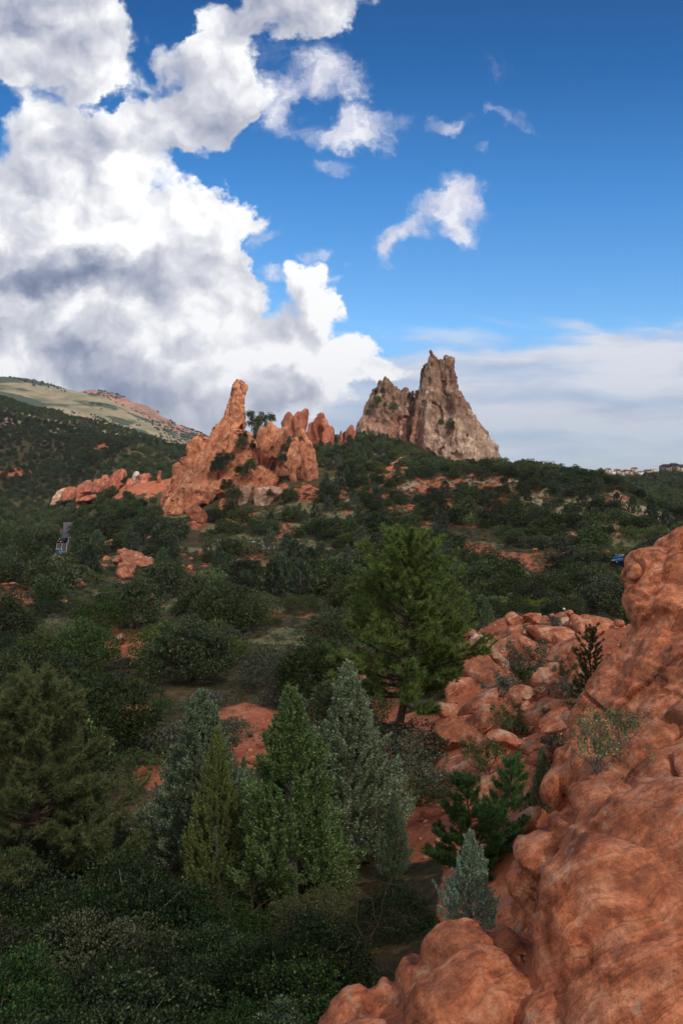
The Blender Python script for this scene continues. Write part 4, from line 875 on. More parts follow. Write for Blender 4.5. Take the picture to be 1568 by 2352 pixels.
bb(1130, 520, 56, 100, 52, -8, 'upright mossy boulder beside the broad orange slab', seed=346, cuts=7)
bb(1000, 480, 40, 90, 53, 14, 'narrow tilted rock rib left of the upright mossy boulder', seed=347)
bb(920, 610, 46, 20, 50, 0, 'pale low rock behind the shrubs in mid slope', PINK, seed=348)
bb(1110, 610, 50, 30, 51, -10, 'small pale boulder above the flat pinkish boulder', PINK, seed=349)
bb(690, 540, 40, 50, 54, 0, 'rounded bedrock knob left of the twiggy grey tree', seed=350, cuts=5)
bb(850, 1440, 90, 60, 24, 10, 'red rock bulge behind the small dark juniper', seed=351, cuts=6)
bb(1060, 1440, 110, 90, 21, 25, 'striped red rock fin foot right of the small dark juniper', seed=352, cuts=7)
# ---------------------------------------------------------------- foliage
def leaf_mat(name, a, b, dry=None, dryat=.9, trans=.12):
    m, g = new_mat(name)
    geo = g.n('ShaderNodeNewGeometry').outputs; oi = g.n('ShaderNodeObjectInfo').outputs
    r = geo['Random Per Island']
    c = g.mix(g.m('POWER', r, 2.4), [x*.9 for x in a], [x*1.55 for x in b])
    if dry: c = g.mix(g.mr(r, dryat, dryat + .02), c, dry)
    hv = g.n('ShaderNodeHueSaturation', ins={'Hue': g.mr(oi['Random'], 0, 1, .47, .525, smooth=False), 'Saturation': g.mr(g.m('FRACT', g.m('MULTIPLY', oi['Random'], 7.3)), 0, 1, .72, 1.12, smooth=False),
             'Value': g.mr(g.m('FRACT', g.m('MULTIPLY', oi['Random'], 13.7)), 0, 1, .62, 1.5, smooth=False), 'Color': c}).outputs[0]
    d = g.n('ShaderNodeBsdfPrincipled', ins={'Base Color': hv, 'Roughness': .62, 'Specular IOR Level': .18})
    t = g.n('ShaderNodeBsdfTranslucent', ins={'Color': hv})
    mx = g.n('ShaderNodeMixShader', ins={0: trans, 1: d.outputs[0], 2: t.outputs[0]})
    g.n('ShaderNodeOutputMaterial', ins={0: mx.outputs[0]})
    return m
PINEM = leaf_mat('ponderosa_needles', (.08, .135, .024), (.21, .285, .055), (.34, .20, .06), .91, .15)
PINEL = leaf_mat('shade_toned_pine_needles', (.06, .11, .018), (.155, .235, .046), (.22, .14, .04), .92, .2)  # darker copy of the ponderosa needles, shade put into the colour
PINED = leaf_mat('dark_pine_needles', (.022, .042, .014), (.05, .082, .024), (.13, .08, .03), .95)
JUNB = leaf_mat('blue_juniper_sprays', (.095, .145, .066), (.235, .31, .165), (.36, .42, .30), .84, .2)
JUNO = leaf_mat('olive_juniper_sprays', (.06, .092, .026), (.16, .205, .055), (.25, .26, .09), .9, .2)
JUNG = leaf_mat('green_juniper_sprays', (.085, .135, .045), (.215, .295, .115), (.33, .40, .23), .86, .2)
PINY = leaf_mat('pinyon_needles', (.030, .047, .015), (.072, .098, .034), (.11, .115, .045), .9)
PINYC = leaf_mat('pinyon_needles_with_cones', (.025, .042, .016), (.06, .085, .032), (.16, .12, .05), .86)
JUNM = leaf_mat('valley_juniper_sprays', (.042, .070, .034), (.105, .145, .070), (.16, .19, .12), .9)
OAKD = leaf_mat('dark_oak_leaves', (.010, .022, .006), (.030, .058, .014), (.08, .08, .02), .95)
OAKB = leaf_mat('olive_oak_leaves', (.030, .042, .014), (.075, .09, .03), (.13, .11, .04), .9)
OAK = leaf_mat('oak_leaves', (.030, .052, .013), (.072, .108, .027), (.14, .13, .04), .93)
OAKN = leaf_mat('shade_toned_oak_leaves', (.008, .018, .004), (.032, .056, .012), (.11, .11, .03), .94)  # shade of the near thicket darkened into the leaf colour
OAKY = leaf_mat('yellowing_oak_leaves', (.06, .095, .025), (.125, .16, .04), (.25, .20, .05), .9)
SAGE = leaf_mat('grey_sage_leaves', (.05, .06, .036), (.12, .13, .085), (.19, .18, .13), .9)
BRIGHT = leaf_mat('fresh_green_leaves', (.08, .14, .03), (.16, .24, .06), (.36, .27, .05), .88)
DWARF = leaf_mat('dwarf_pine_needles', (.05, .11, .02), (.13, .23, .05), None, .9, .4)
GRASSM = leaf_mat('dry_grass_blades', (.14, .13, .07), (.28, .25, .15))
def bark_mat(name, a, b):
    m, g = new_mat(name); P = g.n('ShaderNodeTexCoord').outputs['Object']
    n = g.noise(g.mapping(P, sc=(1, 1, .25)), 9, 5, .7)
    finish(g, g.mix(n, a, b), .95, bump(g, n, .05), .1); return m
BARK = bark_mat('pine_bark', (.035, .022, .016), (.11, .07, .05))
GREYB = bark_mat('grey_dead_wood', (.10, .09, .08), (.26, .23, .20))
BROWNB = bark_mat('brown_twigs', (.05, .035, .025), (.13, .09, .065))

def unit(a): return a/(np.linalg.norm(a, axis=-1, keepdims=True) + 1e-9)
def tri_leaves(C, A, L, Wd, r):
    n = len(C); s = unit(np.cross(A, r.normal(size=(n, 3))))*Wd[:, None]*.5
    V = np.stack([C - s, C + s, C + A*L[:, None]], 1).reshape(-1, 3)
    return V, np.arange(3*n).reshape(-1, 3)
def quad_leaves(C, A, L, Wd, r):
    n = len(C); s = unit(np.cross(A, r.normal(size=(n, 3))))*Wd[:, None]*.5; A = A*L[:, None]
    V = np.stack([C, C + A*.45 + s, C + A, C + A*.5 - s], 1).reshape(-1, 3)
    return V, np.arange(4*n).reshape(-1, 4)

def juniper_mesh(h, rad, nt, per, seed, mats, leaf=(.05, .1), lean=.0, flame=.7):
    """upright juniper: upswept branchlet plumes over a cone; returns crown mesh, trunk mesh"""
    r = np.random.default_rng(seed)
    t = r.uniform(0, 1, nt)**1.15; ang = r.uniform(0, 2*math.pi, nt)
    lob = 1 + .26*np.sin(ang*2 + t*7 + seed) + .22*np.sin(ang*5 - t*13 + seed*2) + .12*np.sin(t*31 + ang*3)
    prof = (1 - t)**flame*np.minimum(1, .45 + t/.16)
    R = rad*prof*lob*(.35 + .65*np.sqrt(r.uniform(0, 1, nt)))
    z = h*(.03 + t*.93)
    out = np.stack([np.cos(ang), np.sin(ang), np.zeros(nt)], -1)
    c = out*R[:, None]; c[:, 2] = z
    ax = unit(out*(.5*(1 - t) + .12)[:, None] + np.array([0, 0, 1.0]) + r.normal(size=(nt, 3))*.16)
    ln = (rad*.30 + .05*h)*(.7 + .6*r.uniform(size=nt))*(.45 + .55*(1 - t))
    u = r.uniform(0, 1, (nt, per)); w = np.sin(np.clip(u*.9 + .1, 0, 1)*math.pi)**.6
    off = unit(r.normal(size=(nt, per, 3)))*(w*ln[:, None]*.155*r.uniform(.3, 1, (nt, per)))[..., None]
    C = (c[:, None] + ax[:, None]*(u*ln[:, None])[..., None] + off).reshape(-1, 3)
    A = unit(ax[:, None] + off/ln[:, None, None]*3.2 + r.normal(size=(nt, per, 3))*.35).reshape(-1, 3)
    n = len(C); L = r.uniform(leaf[0]*1.2, leaf[1]*1.5, n); W_ = r.uniform(leaf[0]*.6, leaf[1]*.7, n)
    V, F = tri_leaves(C, A, L, W_, r)
    crown = mesh_np('juniper_crown', V, [(F, 0)], [mats[0]])
    a = Acc(); p = np.linspace(0, 1, 9)[:, None]*np.array([[0, 0, h*.9]]) + np.stack([np.sin(np.arange(9))*.03*rad, np.cos(np.arange(9)*1.3)*.03*rad, np.zeros(9)], -1)
    a.add(*tube(p, np.linspace(.028*h, .004*h, 9), 7))
    for k in range(26):
        tt = r.uniform(.08, .85); an = r.uniform(0, 6.28); l_ = rad*(1 - tt)**flame*.8
        b0 = np.array([0, 0, tt*h*.9]); d = np.array([math.cos(an), math.sin(an), .9])
        a.add(*tube(np.stack([b0, b0 + d*l_*.5, b0 + d*l_ + np.array([0, 0, .25*l_])]), [.008*h, .005*h, .002*h], 4))
    return crown, a.mesh('juniper_trunk', [mats[1]], True)

def pine_mesh(h, rad, seed, mats, base=.34, tuft=.17, nper=34, nbr=74, width=.016, leader=True, dens=1.0):
    """ponderosa: whorled limbs carrying brush-like needle tufts"""
    r = np.random.default_rng(seed); a = Acc()
    k = 14; zz = np.linspace(0, h*.97, k); tp = np.stack([np.cumsum(r.normal(size=k))*.012*h, np.cumsum(r.normal(size=k))*.012*h, zz], -1); tp[:, :2] -= tp[0, :2]
    a.add(*tube(tp, np.interp(zz, [0, h*.06, h*.5, h], [.026*h, .020*h, .012*h, .002*h]), 10))
    TC, TA, TS = [], [], []
    for b in range(nbr):
        t = base + (1 - base)*(b + r.uniform())/nbr*.985
        if r.uniform() < .10 and t < .8: continue
        z0 = np.array([np.interp(t*h, zz, tp[:, 0]), np.interp(t*h, zz, tp[:, 1]), t*h])
        s = (1 - t)/(1 - base); reach = rad*(.16 + .95*s**.75)*(1.0 if t > base + .12 else .8)*r.uniform(.62, 1.12)
        an = b*2.4 + r.normal()*.45; o = np.array([math.cos(an), math.sin(an), 0]); up = .55*(1 - s) - .10*s + r.normal()*.10
        m = 8; u = np.linspace(0, 1, m)
        bp = z0 + o*(u*reach)[:, None] + np.array([0, 0, 1.0])*(u*reach*up + u**2.2*reach*.30)[:, None] + np.cumsum(r.normal(size=(m, 3))*.018*reach, 0)
        a.add(*tube(bp, np.linspace(.0062*h*(.45 + s), .0016*h, m), 5))
        ntw = int((5 + 12*s)*dens)
        for q in range(ntw):
            f = r.uniform(.30, 1.0) if q else 1.0
            p0 = np.array([np.interp(f, u, bp[:, i]) for i in range(3)])
            side = np.cross(o, [0, 0, 1])*r.choice([-1, 1])
            td = unit(o*r.uniform(.4, 1.0) + side*r.uniform(.2, 1.1)*(1.1 - f*.5) + np.array([0, 0, r.uniform(.05, .75)])) if q else unit(bp[-1] - bp[-2] + np.array([0, 0, .25*reach*.2]))
            tl = reach*r.uniform(.14, .34)*(1.25 - f*.6); p1 = p0 + td*tl
            a.add(*tube(np.stack([p0, (p0 + p1)/2 + r.normal(size=3)*.02*tl, p1]), [.0018*h, .0014*h, .001*h], 3))
            for e in range(3):
                TC.append(p1 - td*tl*.33*e + r.normal(size=3)*.03); TA.append(unit(td + np.array([0, 0, .35]) + r.normal(size=3)*.28)); TS.append(tuft*r.uniform(.8, 1.2)*(1 if e == 0 else .85))
    if leader:
        for q in range(5): TC.append(tp[-1] - np.array([0, 0, q*.12])); TA.append(unit(np.array([0, 0, 1.0]) + r.normal(size=3)*.3)); TS.append(tuft)
    TC, TA, TS = np.array(TC), np.array(TA), np.array(TS); n = len(TC)
    A = unit(TA[:, None]*.9 + unit(r.normal(size=(n, nper, 3)))*r.uniform(.5, 1.25, (n, nper, 1)))
    C = TC[:, None] - TA[:, None]*(r.uniform(0, .75, (n, nper, 1))*TS[:, None, None])
    L = (TS[:, None]*r.uniform(.75, 1.15, (n, nper))).ravel()
    V, F = tri_leaves(C.reshape(-1, 3), A.reshape(-1, 3), L, np.full(n*nper, width), r)
    return mesh_np('pine_crown', V, [(F, 0)], [mats[0]]), a.mesh('pine_trunk', [mats[1]], True)

def round_mesh(h, rad, seed, mats, clumps=60, per=90, leaf=.16, base=.06, quad=False, stems=5, flat=.85, dome=True, low=.25, clr=.30):
    """round-headed tree or bush of leafy clumps; returns crown, trunk"""
    r = np.random.default_rng(seed)
    an = r.uniform(0, 6.283, clumps); t = r.uniform(-low, 1, clumps); ph = np.arcsin(np.clip(t, -1, 1))
    k = (.45 + .55*r.uniform(0, 1, clumps)**.45)*(1 + .2*np.sin(an*3 + seed))
    hc = h*(.5 + base*.5); cc = np.stack([np.cos(an)*np.cos(ph)*rad*k, np.sin(an)*np.cos(ph)*rad*k, hc*.72 + np.sin(ph)*h*.52*k*flat], -1)
    cr = rad*clr*r.uniform(.65, 1.25, clumps)
    d = unit(r.normal(size=(clumps, per, 3)) + np.array([0, 0, .45])); rr_ = r.uniform(.45, 1.0, (clumps, per, 1))**.5
    C = (cc[:, None] + d*rr_*cr[:, None, None]*np.array([1, 1, .78])).reshape(-1, 3)
    A = unit(d.reshape(-1, 3)*.8 + unit(cc)[:, None].repeat(per, 1).reshape(-1, 3)*.3 + r.normal(size=(clumps*per, 3))*.55)
    ok = C[:, 2] > .02*h; C, A = C[ok], A[ok]; n = len(C)
    L = r.uniform(.7, 1.3, n)*leaf
    V, F = (quad_leaves if quad else tri_leaves)(C, A, L, L*(.62 if quad else .5), r)
    crown = mesh_np('crown', V, [(F, 0)], [mats[0]])
    a = Acc()
    for s in range(stems):
        an_ = r.uniform(0, 6.283); lead = cc[r.integers(clumps)]
        p0 = np.array([math.cos(an_)*.05*rad, math.sin(an_)*.05*rad, -.05*h]); p3 = lead*.92
        p1 = p0*.4 + np.array([0, 0, h*.18]) + r.normal(size=3)*.03*h; p2 = (p1 + p3)/2 + r.normal(size=3)*.05*h
        a.add(*tube(np.stack([p0, p1, p2, p3]), [.026*h/(stems**.35), .020*h/(stems**.35), .012*h/(stems**.35), .004*h], 6))
    for s in range(min(clumps, 40)):
        e = cc[s]; b = np.array([e[0]*.25, e[1]*.25, h*.25 + e[2]*.3]); a.add(*tube(np.stack([b, (b + e)/2 + r.normal(size=3)*.04*h, e]), [.007*h, .005*h, .002*h], 4))
    return crown, a.mesh('trunk', [mats[1]], True)

def twig_mesh(h, seed, mat, n=7, spread=.6, depth=4, thick=.014, name='branches'):
    """bare crooked branches"""
    r = np.random.default_rng(seed); a = Acc()
    def grow(p, d, l, w, lev):
        m = 4; pts = [p]
        for i in range(m):
            d = unit(d + r.normal(size=3)*.24 + np.array([0, 0, .04])); pts.append(pts[-1] + d*l/m)
        a.add(*tube(np.array(pts), np.linspace(w, w*.55, m + 1), 4 if lev else 5))
        if lev < depth:
            for q in range(r.integers(2, 4)):
                grow(pts[r.integers(1, m + 1)], unit(d + r.normal(size=3)*.75), l*r.uniform(.5, .78), w*.55, lev + 1)
    for i in range(n):
        an = r.uniform(0, 6.283); grow(np.array([math.cos(an)*.03*h, math.sin(an)*.03*h, -.03*h]), unit(np.array([math.cos(an)*spread, math.sin(an)*spread, 1.0])), h*.5, thick*h, 1)
    return a.mesh(name, [mat], True)

def shrub_leafy(h, seed, leafmat, barkmat, nleaf=1400, leaf=.07, spread=.6):
    """airy shrub: thin visible stems with separate leaves along the outer twigs"""
    tw = twig_mesh(h, seed, barkmat, 8, spread, 4, .011, 'stems'); r = np.random.default_rng(seed + 1)
    co = np.empty(len(tw.vertices)*3, np.float32); tw.vertices.foreach_get('co', co); co = co.reshape(-1, 3)
    c = co[co[:, 2] > h*.28]; c = c[r.integers(0, len(c), nleaf)] + r.normal(size=(nleaf, 3))*.035*h
    A = unit(r.normal(size=(nleaf, 3)) + np.array([0, 0, .5])); L = r.uniform(.6, 1.3, nleaf)*leaf
    V, F = quad_leaves(c, A, L, L*.55, r)
    return mesh_np('foliage', V, [(F, 0)], [leafmat]), tw

def grass_mesh(h, seed, mat, n=120, name='blades'):
    r = np.random.default_rng(seed); an = r.uniform(0, 6.283, n); c = np.stack([np.cos(an), np.sin(an), 0*an], -1)*r.uniform(0, .12, (n, 1))*h
    V, F = tri_leaves(c, unit(np.stack([np.cos(an)*.6, np.sin(an)*.6, np.full(n, 1.0)], -1) + r.normal(size=(n, 3))*.18), r.uniform(.6, 1.1, n)*h, np.full(n, .035*h), r)
    return mesh_np(name, V, [(F, 0)], [mat])

def plant(name, crown, trunk, loc, label, cat, group=None, sc=1.0, rz=0.0, cname='crown', tname='trunk', mat=None):
    o = empty(name, loc, rz, sc)
    c = obj(cname, crown, o); obj(tname, trunk, o)
    if mat:                                              # same shape, needles of another hue
        c.material_slots[0].link = 'OBJECT'; c.material_slots[0].material = mat
    return tag(o, label, cat, group)
def base_at(X, Y, D, sink=.0):
    """ground point on the sight line azimuth of X at D; Y only documents where it shows"""
    p = at(X, Y, D); return (p.x, D, gz(p.x, D) - sink)
def height_for(X, Ytop, D, loc): return at(X, Ytop, D).z - loc[2]

# tall pines
def fit(X, Ytop, D, hmesh):
    l = base_at(X, Ytop, D, .1); return l, height_for(X, Ytop, D, l)/hmesh
PM, PT = pine_mesh(12.0, 3.9, 5, (PINEM, BARK), base=.31, nbr=104, tuft=.29, nper=38, width=.026, dens=1.7)
l, s = fit(912, 1228, 36, 12.0)
plant('ponderosa_pine', PM, PT, l, 'tall ponderosa pine with bushy yellow-green needle tufts, standing alone before the rock slope', 'pine tree', None, s, .6)
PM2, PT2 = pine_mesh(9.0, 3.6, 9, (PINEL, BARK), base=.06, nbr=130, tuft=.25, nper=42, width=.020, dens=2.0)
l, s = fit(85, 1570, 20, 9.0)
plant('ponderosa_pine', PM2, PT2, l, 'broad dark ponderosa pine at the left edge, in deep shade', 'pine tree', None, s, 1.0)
# upright junipers
JM = [juniper_mesh(7.0, 1.45, 1000, 150, 31 + k, (JUNB, GREYB), leaf=(.034, .066), flame=.72 + .12*k) for k in range(3)]
JUNS = leaf_mat('silver_juniper_sprays', (.10, .175, .10), (.25, .35, .23), (.48, .52, .42), .85, .4)
near_j = [(462, 1585, 24.0, 0, 1.45, JUNB, 'blue-grey juniper with a blunt double tip, left of the olive juniper'), (497, 1672, 20.5, 1, .9, JUNO, 'slender olive-yellow juniper in front of the blue-grey one'),
          (668, 1572, 20.0, 2, 1.35, JUNG, 'tallest green-grey juniper, in the centre of the near trees, feathery to the ground'), (800, 1520, 24.0, 1, 1.35, JUNB, 'broad bluish juniper with a dense rounded cone, beside the trunk of the big pine'),
          (560, 1735, 25.5, 2, .8, JUNB, 'blue juniper mostly hidden behind the olive one'), (905, 1820, 21.5, 0, .8, JUNB, 'low bluish juniper at the right foot of the broad one'),
          (170, 1645, 27.0, 0, .6, JUNO, 'small olive juniper tip rising behind the left pine')]
for i, (X, Yt, D, k, wd, mt, lab) in enumerate(near_j):
    l, s = fit(X, Yt, D, 7.1)
    plant('upright_juniper', JM[k][0], JM[k][1], l, lab, 'juniper', 'upright junipers near the viewpoint', (s*wd, s*wd, s), i*1.3, mat=mt)
SJ = juniper_mesh(2.4, .8, 420, 110, 40, (JUNB, GREYB), leaf=(.018, .045), flame=.9)
def small_conifer(name, X, Yt, Yb, D, mesh, hm, wd, mt, lab, cat='juniper', rz=0.0, group=None, sink=.1):
    p = at(X, Yb, D); s = (at(X, Yt, D).z - p.z)/hm
    return plant(name, mesh[0], mesh[1], (p.x, p.y, p.z - sink*s), lab, cat, group, (s*wd, s*wd, s), rz, mat=mt)
small_conifer('upright_juniper', 1078, 1905, 2125, 13.5, SJ, 2.4, .95, JUNS, 'small silvery blue juniper behind the front dome of rock')
small_conifer('upright_juniper', 1242, 1712, 1925, 20.0, SJ, 2.4, .66, JUNG, 'small dark narrow juniper growing on the edge of the rock')
small_conifer('upright_juniper', 1115, 1372, 1475, 68, SJ, 2.4, 1.0, JUNB, 'silvery blue pointed juniper just behind the top of the bare slope')
SP = pine_mesh(3.4, 1.15, 50, (DWARF, BARK), base=.03, nbr=70, tuft=.13, nper=26, width=.012, dens=1.2)
small_conifer('dwarf_pine', 1065, 1765, 2010, 18.0, SP, 3.4, 1.15, DWARF, 'fresh green young pine, left one of the pair', 'pine tree', 0, 'pair of young green pines')
small_conifer('dwarf_pine', 1150, 1740, 2010, 18.5, SP, 3.4, .85, DWARF, 'fresh green young pine with a pointed top, right one of the pair', 'pine tree', 2, 'pair of young green pines')
SP2 = pine_mesh(5.0, 1.6, 52, (PINED, BARK), base=.05, nbr=80, tuft=.14, nper=30, width=.014)
small_conifer('pinyon_tree', 1352, 1436, 1640, 30.0, SP2, 5.0, .80, PINED, 'dark open-crowned pinyon growing against the tilted slabs', 'pinyon')
# big cone-laden pinyon in the scrub
BP = round_mesh(7.0, 3.9, 60, (PINYC, BARK), clumps=200, per=170, leaf=.19, base=.0, stems=4, low=.5, clr=.17)
l, s = fit(440, 1402, 60, 7.0)
plant('pinyon_tree', BP[0], BP[1], l, 'large dark spreading pinyon dotted with tan cones, above the blue-grey juniper', 'pinyon', None, s*.98, 0)

# shrubs on the rocks
AS = [shrub_leafy(1.5, 70 + k, BRIGHT, GREYB, 1500, .055) for k in range(2)]
def shrub(X, Yt, Yb, D, k, lab, mt=None, wd=1.0, rz=0.0, name='leafy_shrub', cat='shrub', meshes=None, hm=1.5):
    m = (meshes or AS)[k]; p = at(X, Yb, D); s = (at(X, Yt, D).z - p.z)/hm*1.2
    return plant(name, m[0], m[1], (p.x, p.y, p.z), lab, cat, 'shrubs growing on the rocks', (s*wd, s*wd, s), rz, 'foliage', 'stems', mt)
shrub(1420, 1612, 1715, 14.6, 0, 'airy bright green shrub rooted on the long rounded rock ridge', None, 1.3, name='leafy_shrub')
shrub(1372, 1640, 1770, 14.8, 1, 'taller thin-leaved green shrub left of the other bright one', None, 1.0)
GS = [shrub_leafy(1.6, 80 + k, SAGE, BROWNB, 4200, .06, .7) for k in range(3)]
for i, (X, Yt, Yb, D, k, wd, mt, lab) in enumerate([
    (1222, 1425, 1475, 57, 0, 1.1, OAK, 'leafy shrub with bare tips before the humped boulder'), (1272, 1415, 1450, 58, 1, 1.2, SAGE, 'grey-green shrub left of the slender post'), (1262, 1457, 1480, 55, 2, 1.5, OAK, 'low dark shrub below the grey-green shrub'),
    (1222, 1470, 1580, 46, 0, .8, SAGE, 'tall twiggy grey-green shrub in mid slope'), (1200, 1530, 1580, 45, 1, 1.1, OAK, 'small green shrub left foot of the tall twiggy one'), (1285, 1500, 1545, 48, 2, 1.1, SAGE, 'grey shrub right of the tall twiggy one'),
    (1150, 1550, 1600, 42, 1, 1.6, SAGE, 'thin spreading shrub in front of the largest tilted slab'), (1285, 1550, 1620, 36, 2, 1.0, SAGE, 'wispy grey shrub right of the blocky standing boulder'), (1300, 1520, 1560, 40, 0, 1.0, OAK, 'small oak sprout above the blocky standing boulder'),
    (1178, 1618, 1690, 33, 0, 1.0, OAK, 'crooked dark shrub at the lower end of the two long slabs'), (1255, 1625, 1665, 32, 1, .6, SAGE, 'narrow twiggy shrub on the smooth red slope'), (1230, 1680, 1715, 28, 2, 1.2, SAGE, 'low shrub left of the dark rounded boulder'),
    (1270, 1680, 1730, 26, 0, 1.1, SAGE, 'grey twiggy shrub below the dark rounded boulder'), (1115, 1452, 1472, 60, 1, 1.6, OAK, 'low bush on the slope top, right of the big pine tips'), (1120, 1690, 1775, 24, 2, 1.0, OAK, 'dark shrub behind the pair of young pines'),
    (1455, 1785, 1812, 14.6, 1, 1.1, OAK, 'tiny dark plant in the hollow of the great rock'), (1000, 1735, 1830, 28, 0, 1.2, SAGE, 'pale bare-twigged bush right of the big pine trunk'), (960, 1780, 1850, 27, 2, 1.2, OAK, 'dark low bush at the foot of the big pine')]):
    shrub(X, Yt, Yb, D, k, lab, mt, wd, i*1.1, meshes=GS, hm=1.6)
# ---------------------------------------------------------------- road, path
def ribbon(name, pts, width, mat, lift=.05, wl=None):
    """a strip laid on the ground along world points"""
    P = np.array(pts, float); t = np.linspace(0, 1, len(P)); T = np.linspace(0, 1, 90)
    def sp(c):
        n = len(c); i = np.clip((T*(n-1)).astype(int), 0, n-2); f = T*(n-1) - i; g = np.gradient(c)
        h = f*f*(3 - 2*f); return c[i]*(1-h) + c[i+1]*h + (f*(1-f)**2)*g[i] - (f*f*(1-f))*g[i+1]
    x, y = sp(P[:, 0]), sp(P[:, 1]); d = np.stack([np.gradient(x), np.gradient(y)], -1); d /= np.linalg.norm(d, axis=1)[:, None]
    V = []
    for k in np.linspace(-.5, .5, 7): V.append(np.stack([x - d[:, 1]*width*k, y + d[:, 0]*width*k, np.zeros(len(x))], -1))
    V = np.stack(V, 1); z = ground(V[..., 0].ravel(), V[..., 1].ravel(), True).reshape(V.shape[:2]); V[..., 2] = z.max(1, keepdims=True) + lift
    return mesh_np(name, V.reshape(-1, 3), [(grid_faces(len(x), 7), 0)], [mat], True), (x, y, V[:, 3, 2])
ASPH = plain('asphalt', (.075, .064, .066), .9, noise_=.25, scale=1.5)
DIRT = plain('dirt_road', (.30, .19, .13), .95, noise_=.3, scale=.8)
road_pts = []
for X, Y, D in ((126, 1302, 212), (134, 1284, 236), (141, 1264, 280), (148, 1250, 315), (155, 1236, 355), (155, 1222, 400)):
    p = at(X, Y, D); road_pts.append((p.x, p.y))
me, (rx_, ry_, rz_) = ribbon('road', road_pts, 3.8, ASPH, .25)
tag(obj('road', me), kind='structure')
WHITEP = plain('road_paint', (.75, .74, .70), .7, noise_=.1); YELP = plain('yellow_paint', (.55, .40, .12), .7, noise_=.1)
def line_along(off, w, mat, i0, i1, name):
    x, y, z = rx_[i0:i1], ry_[i0:i1], rz_[i0:i1]; d = np.stack([np.gradient(x), np.gradient(y)], -1); d /= np.linalg.norm(d, axis=1)[:, None]
    V = np.stack([np.stack([x - d[:, 1]*(off + s*w), y + d[:, 0]*(off + s*w), z + .03], -1) for s in (-.5, .5)], 1)
    tag(obj(name, mesh_np(name, V.reshape(-1, 3), [(grid_faces(len(x), 2), 0)], [mat])), kind='structure')
line_along(0.0, .1, WHITEP, 5, 62, 'road_centre_line'); line_along(1.7, .1, YELP, 5, 55, 'road_edge_line'); line_along(-1.7, .1, WHITEP, 5, 80, 'road_edge_line')
pp = []
for X, Y in ((470, 1262), (530, 1262), (560, 1263), (610, 1265), (660, 1266), (720, 1267), (800, 1268)):
    D = hit(X, Y, 150, 400); p = at(X, Y, D); pp.append((p.x, p.y))
yy = np.mean([q[1] for q in pp]); pp = [(x, y*.35 + yy*.65) for x, y in pp]
me, PATHC = ribbon('park_road', pp, 5.5, DIRT, .12); tag(obj('park_road', me), kind='structure')

# ---------------------------------------------------------------- the woods
def joined(name, a, b):
    """crown and trunk of a far tree as one mesh"""
    out = []; mats = []
    for me in (a, b):
        n = len(me.vertices); co = np.empty(n*3, np.float32); me.vertices.foreach_get('co', co)
        k = len(me.polygons[0].vertices); q = np.empty(len(me.loops), np.int32); me.loops.foreach_get('vertex_index', q)
        out.append((co.reshape(-1, 3), q.reshape(-1, k))); mats.append(me.materials[0])
    n = len(out[0][0])
    return mesh_np(name, np.concatenate([out[0][0], out[1][0]]), [(out[0][1], 0), (out[1][1] + n, 1)], mats)
def farm(name, m): return joined(name, *m)
PF = [round_mesh(4.6, 2.3, 400 + k, (PINY, BARK), clumps=44, per=52, leaf=.36, stems=3, base=.0, low=.5, clr=.36) for k in range(4)]
PN = [round_mesh(4.6, 2.3, 420 + k, (PINY, BARK), clumps=90, per=120, leaf=.17, stems=3, base=.0, low=.45, clr=.27) for k in range(2)]
JF = [juniper_mesh(5.0, 1.75, 190, 22, 430 + k, (JUNM, GREYB), leaf=(.14, .26), flame=.62) for k in range(3)]
JN = [juniper_mesh(5.0, 1.5, 480, 46, 440, (JUNM, GREYB), leaf=(.07, .13), flame=.66)]
OF = [round_mesh(2.3, 2.0, 450 + k, (OAK if k < 2 else OAKY, BROWNB), clumps=34, per=60, leaf=.22, quad=True, stems=4, low=.3, clr=.36) for k in range(3)]
ON = [round_mesh(2.5, 2.0, 460 + k, (OAK if k < 2 else OAKY, GREYB), clumps=95, per=110, leaf=.085, quad=True, stems=7, low=.25, clr=.24) for k in range(3)]
SF = [round_mesh(1.0, .8, 470 + k, (SAGE if k else OAK, BROWNB), clumps=22, per=26, leaf=.12, stems=3, low=.1, clr=.38) for k in range(2)]
TF = [twig_mesh(2.0, 480, GREYB, 9, .6, 4, .010, 'twiggy_bush')]
GR = grass_mesh(.5, 490, GRASSM)
KINDS = {  # name -> (far joined meshes, near part meshes, mesh height, mesh radius)
    'pinyon_tree': ([farm('pinyon', m) for m in PF], PN, 4.6, 2.3),
    'juniper_tree': ([farm('juniper', m) for m in JF], JN, 5.0, 1.6),
    'scrub_oak': ([farm('oak', m) for m in OF], ON, 2.3, 2.0)}
rng = np.random.default_rng(2024)
AVOID = [(o.location.x, o.location.y, 1.2) for o in COL.objects if o.type == 'EMPTY' and o.get('category') in ('pine tree', 'juniper', 'pinyon')]
def world(X, Y, D): p = at(X, Y, D); return (p.x, p.y)
for X, D, rad in ((545, 337, 26), (470, 330, 26), (430, 322, 26), (500, 320, 24), (600, 330, 17), (615, 326, 14), (690, 322, 15), (640, 328, 16), (560, 316, 14), (510, 312, 16), (455, 310, 18), (400, 314, 14), (580, 302, 7), (620, 300, 9), (300, 206, 8), (275, 206, 8), (250, 206, 6),
                  (330, 207, 6), (440, 262, 6), (455, 268, 7), (700, 420, 26), (745, 425, 22), (870, 575, 50), (930, 570, 50), (1000, 560, 50), (1060, 560, 40)):
    x, y = world(X, 1100, D); AVOID.append((x, y, rad))
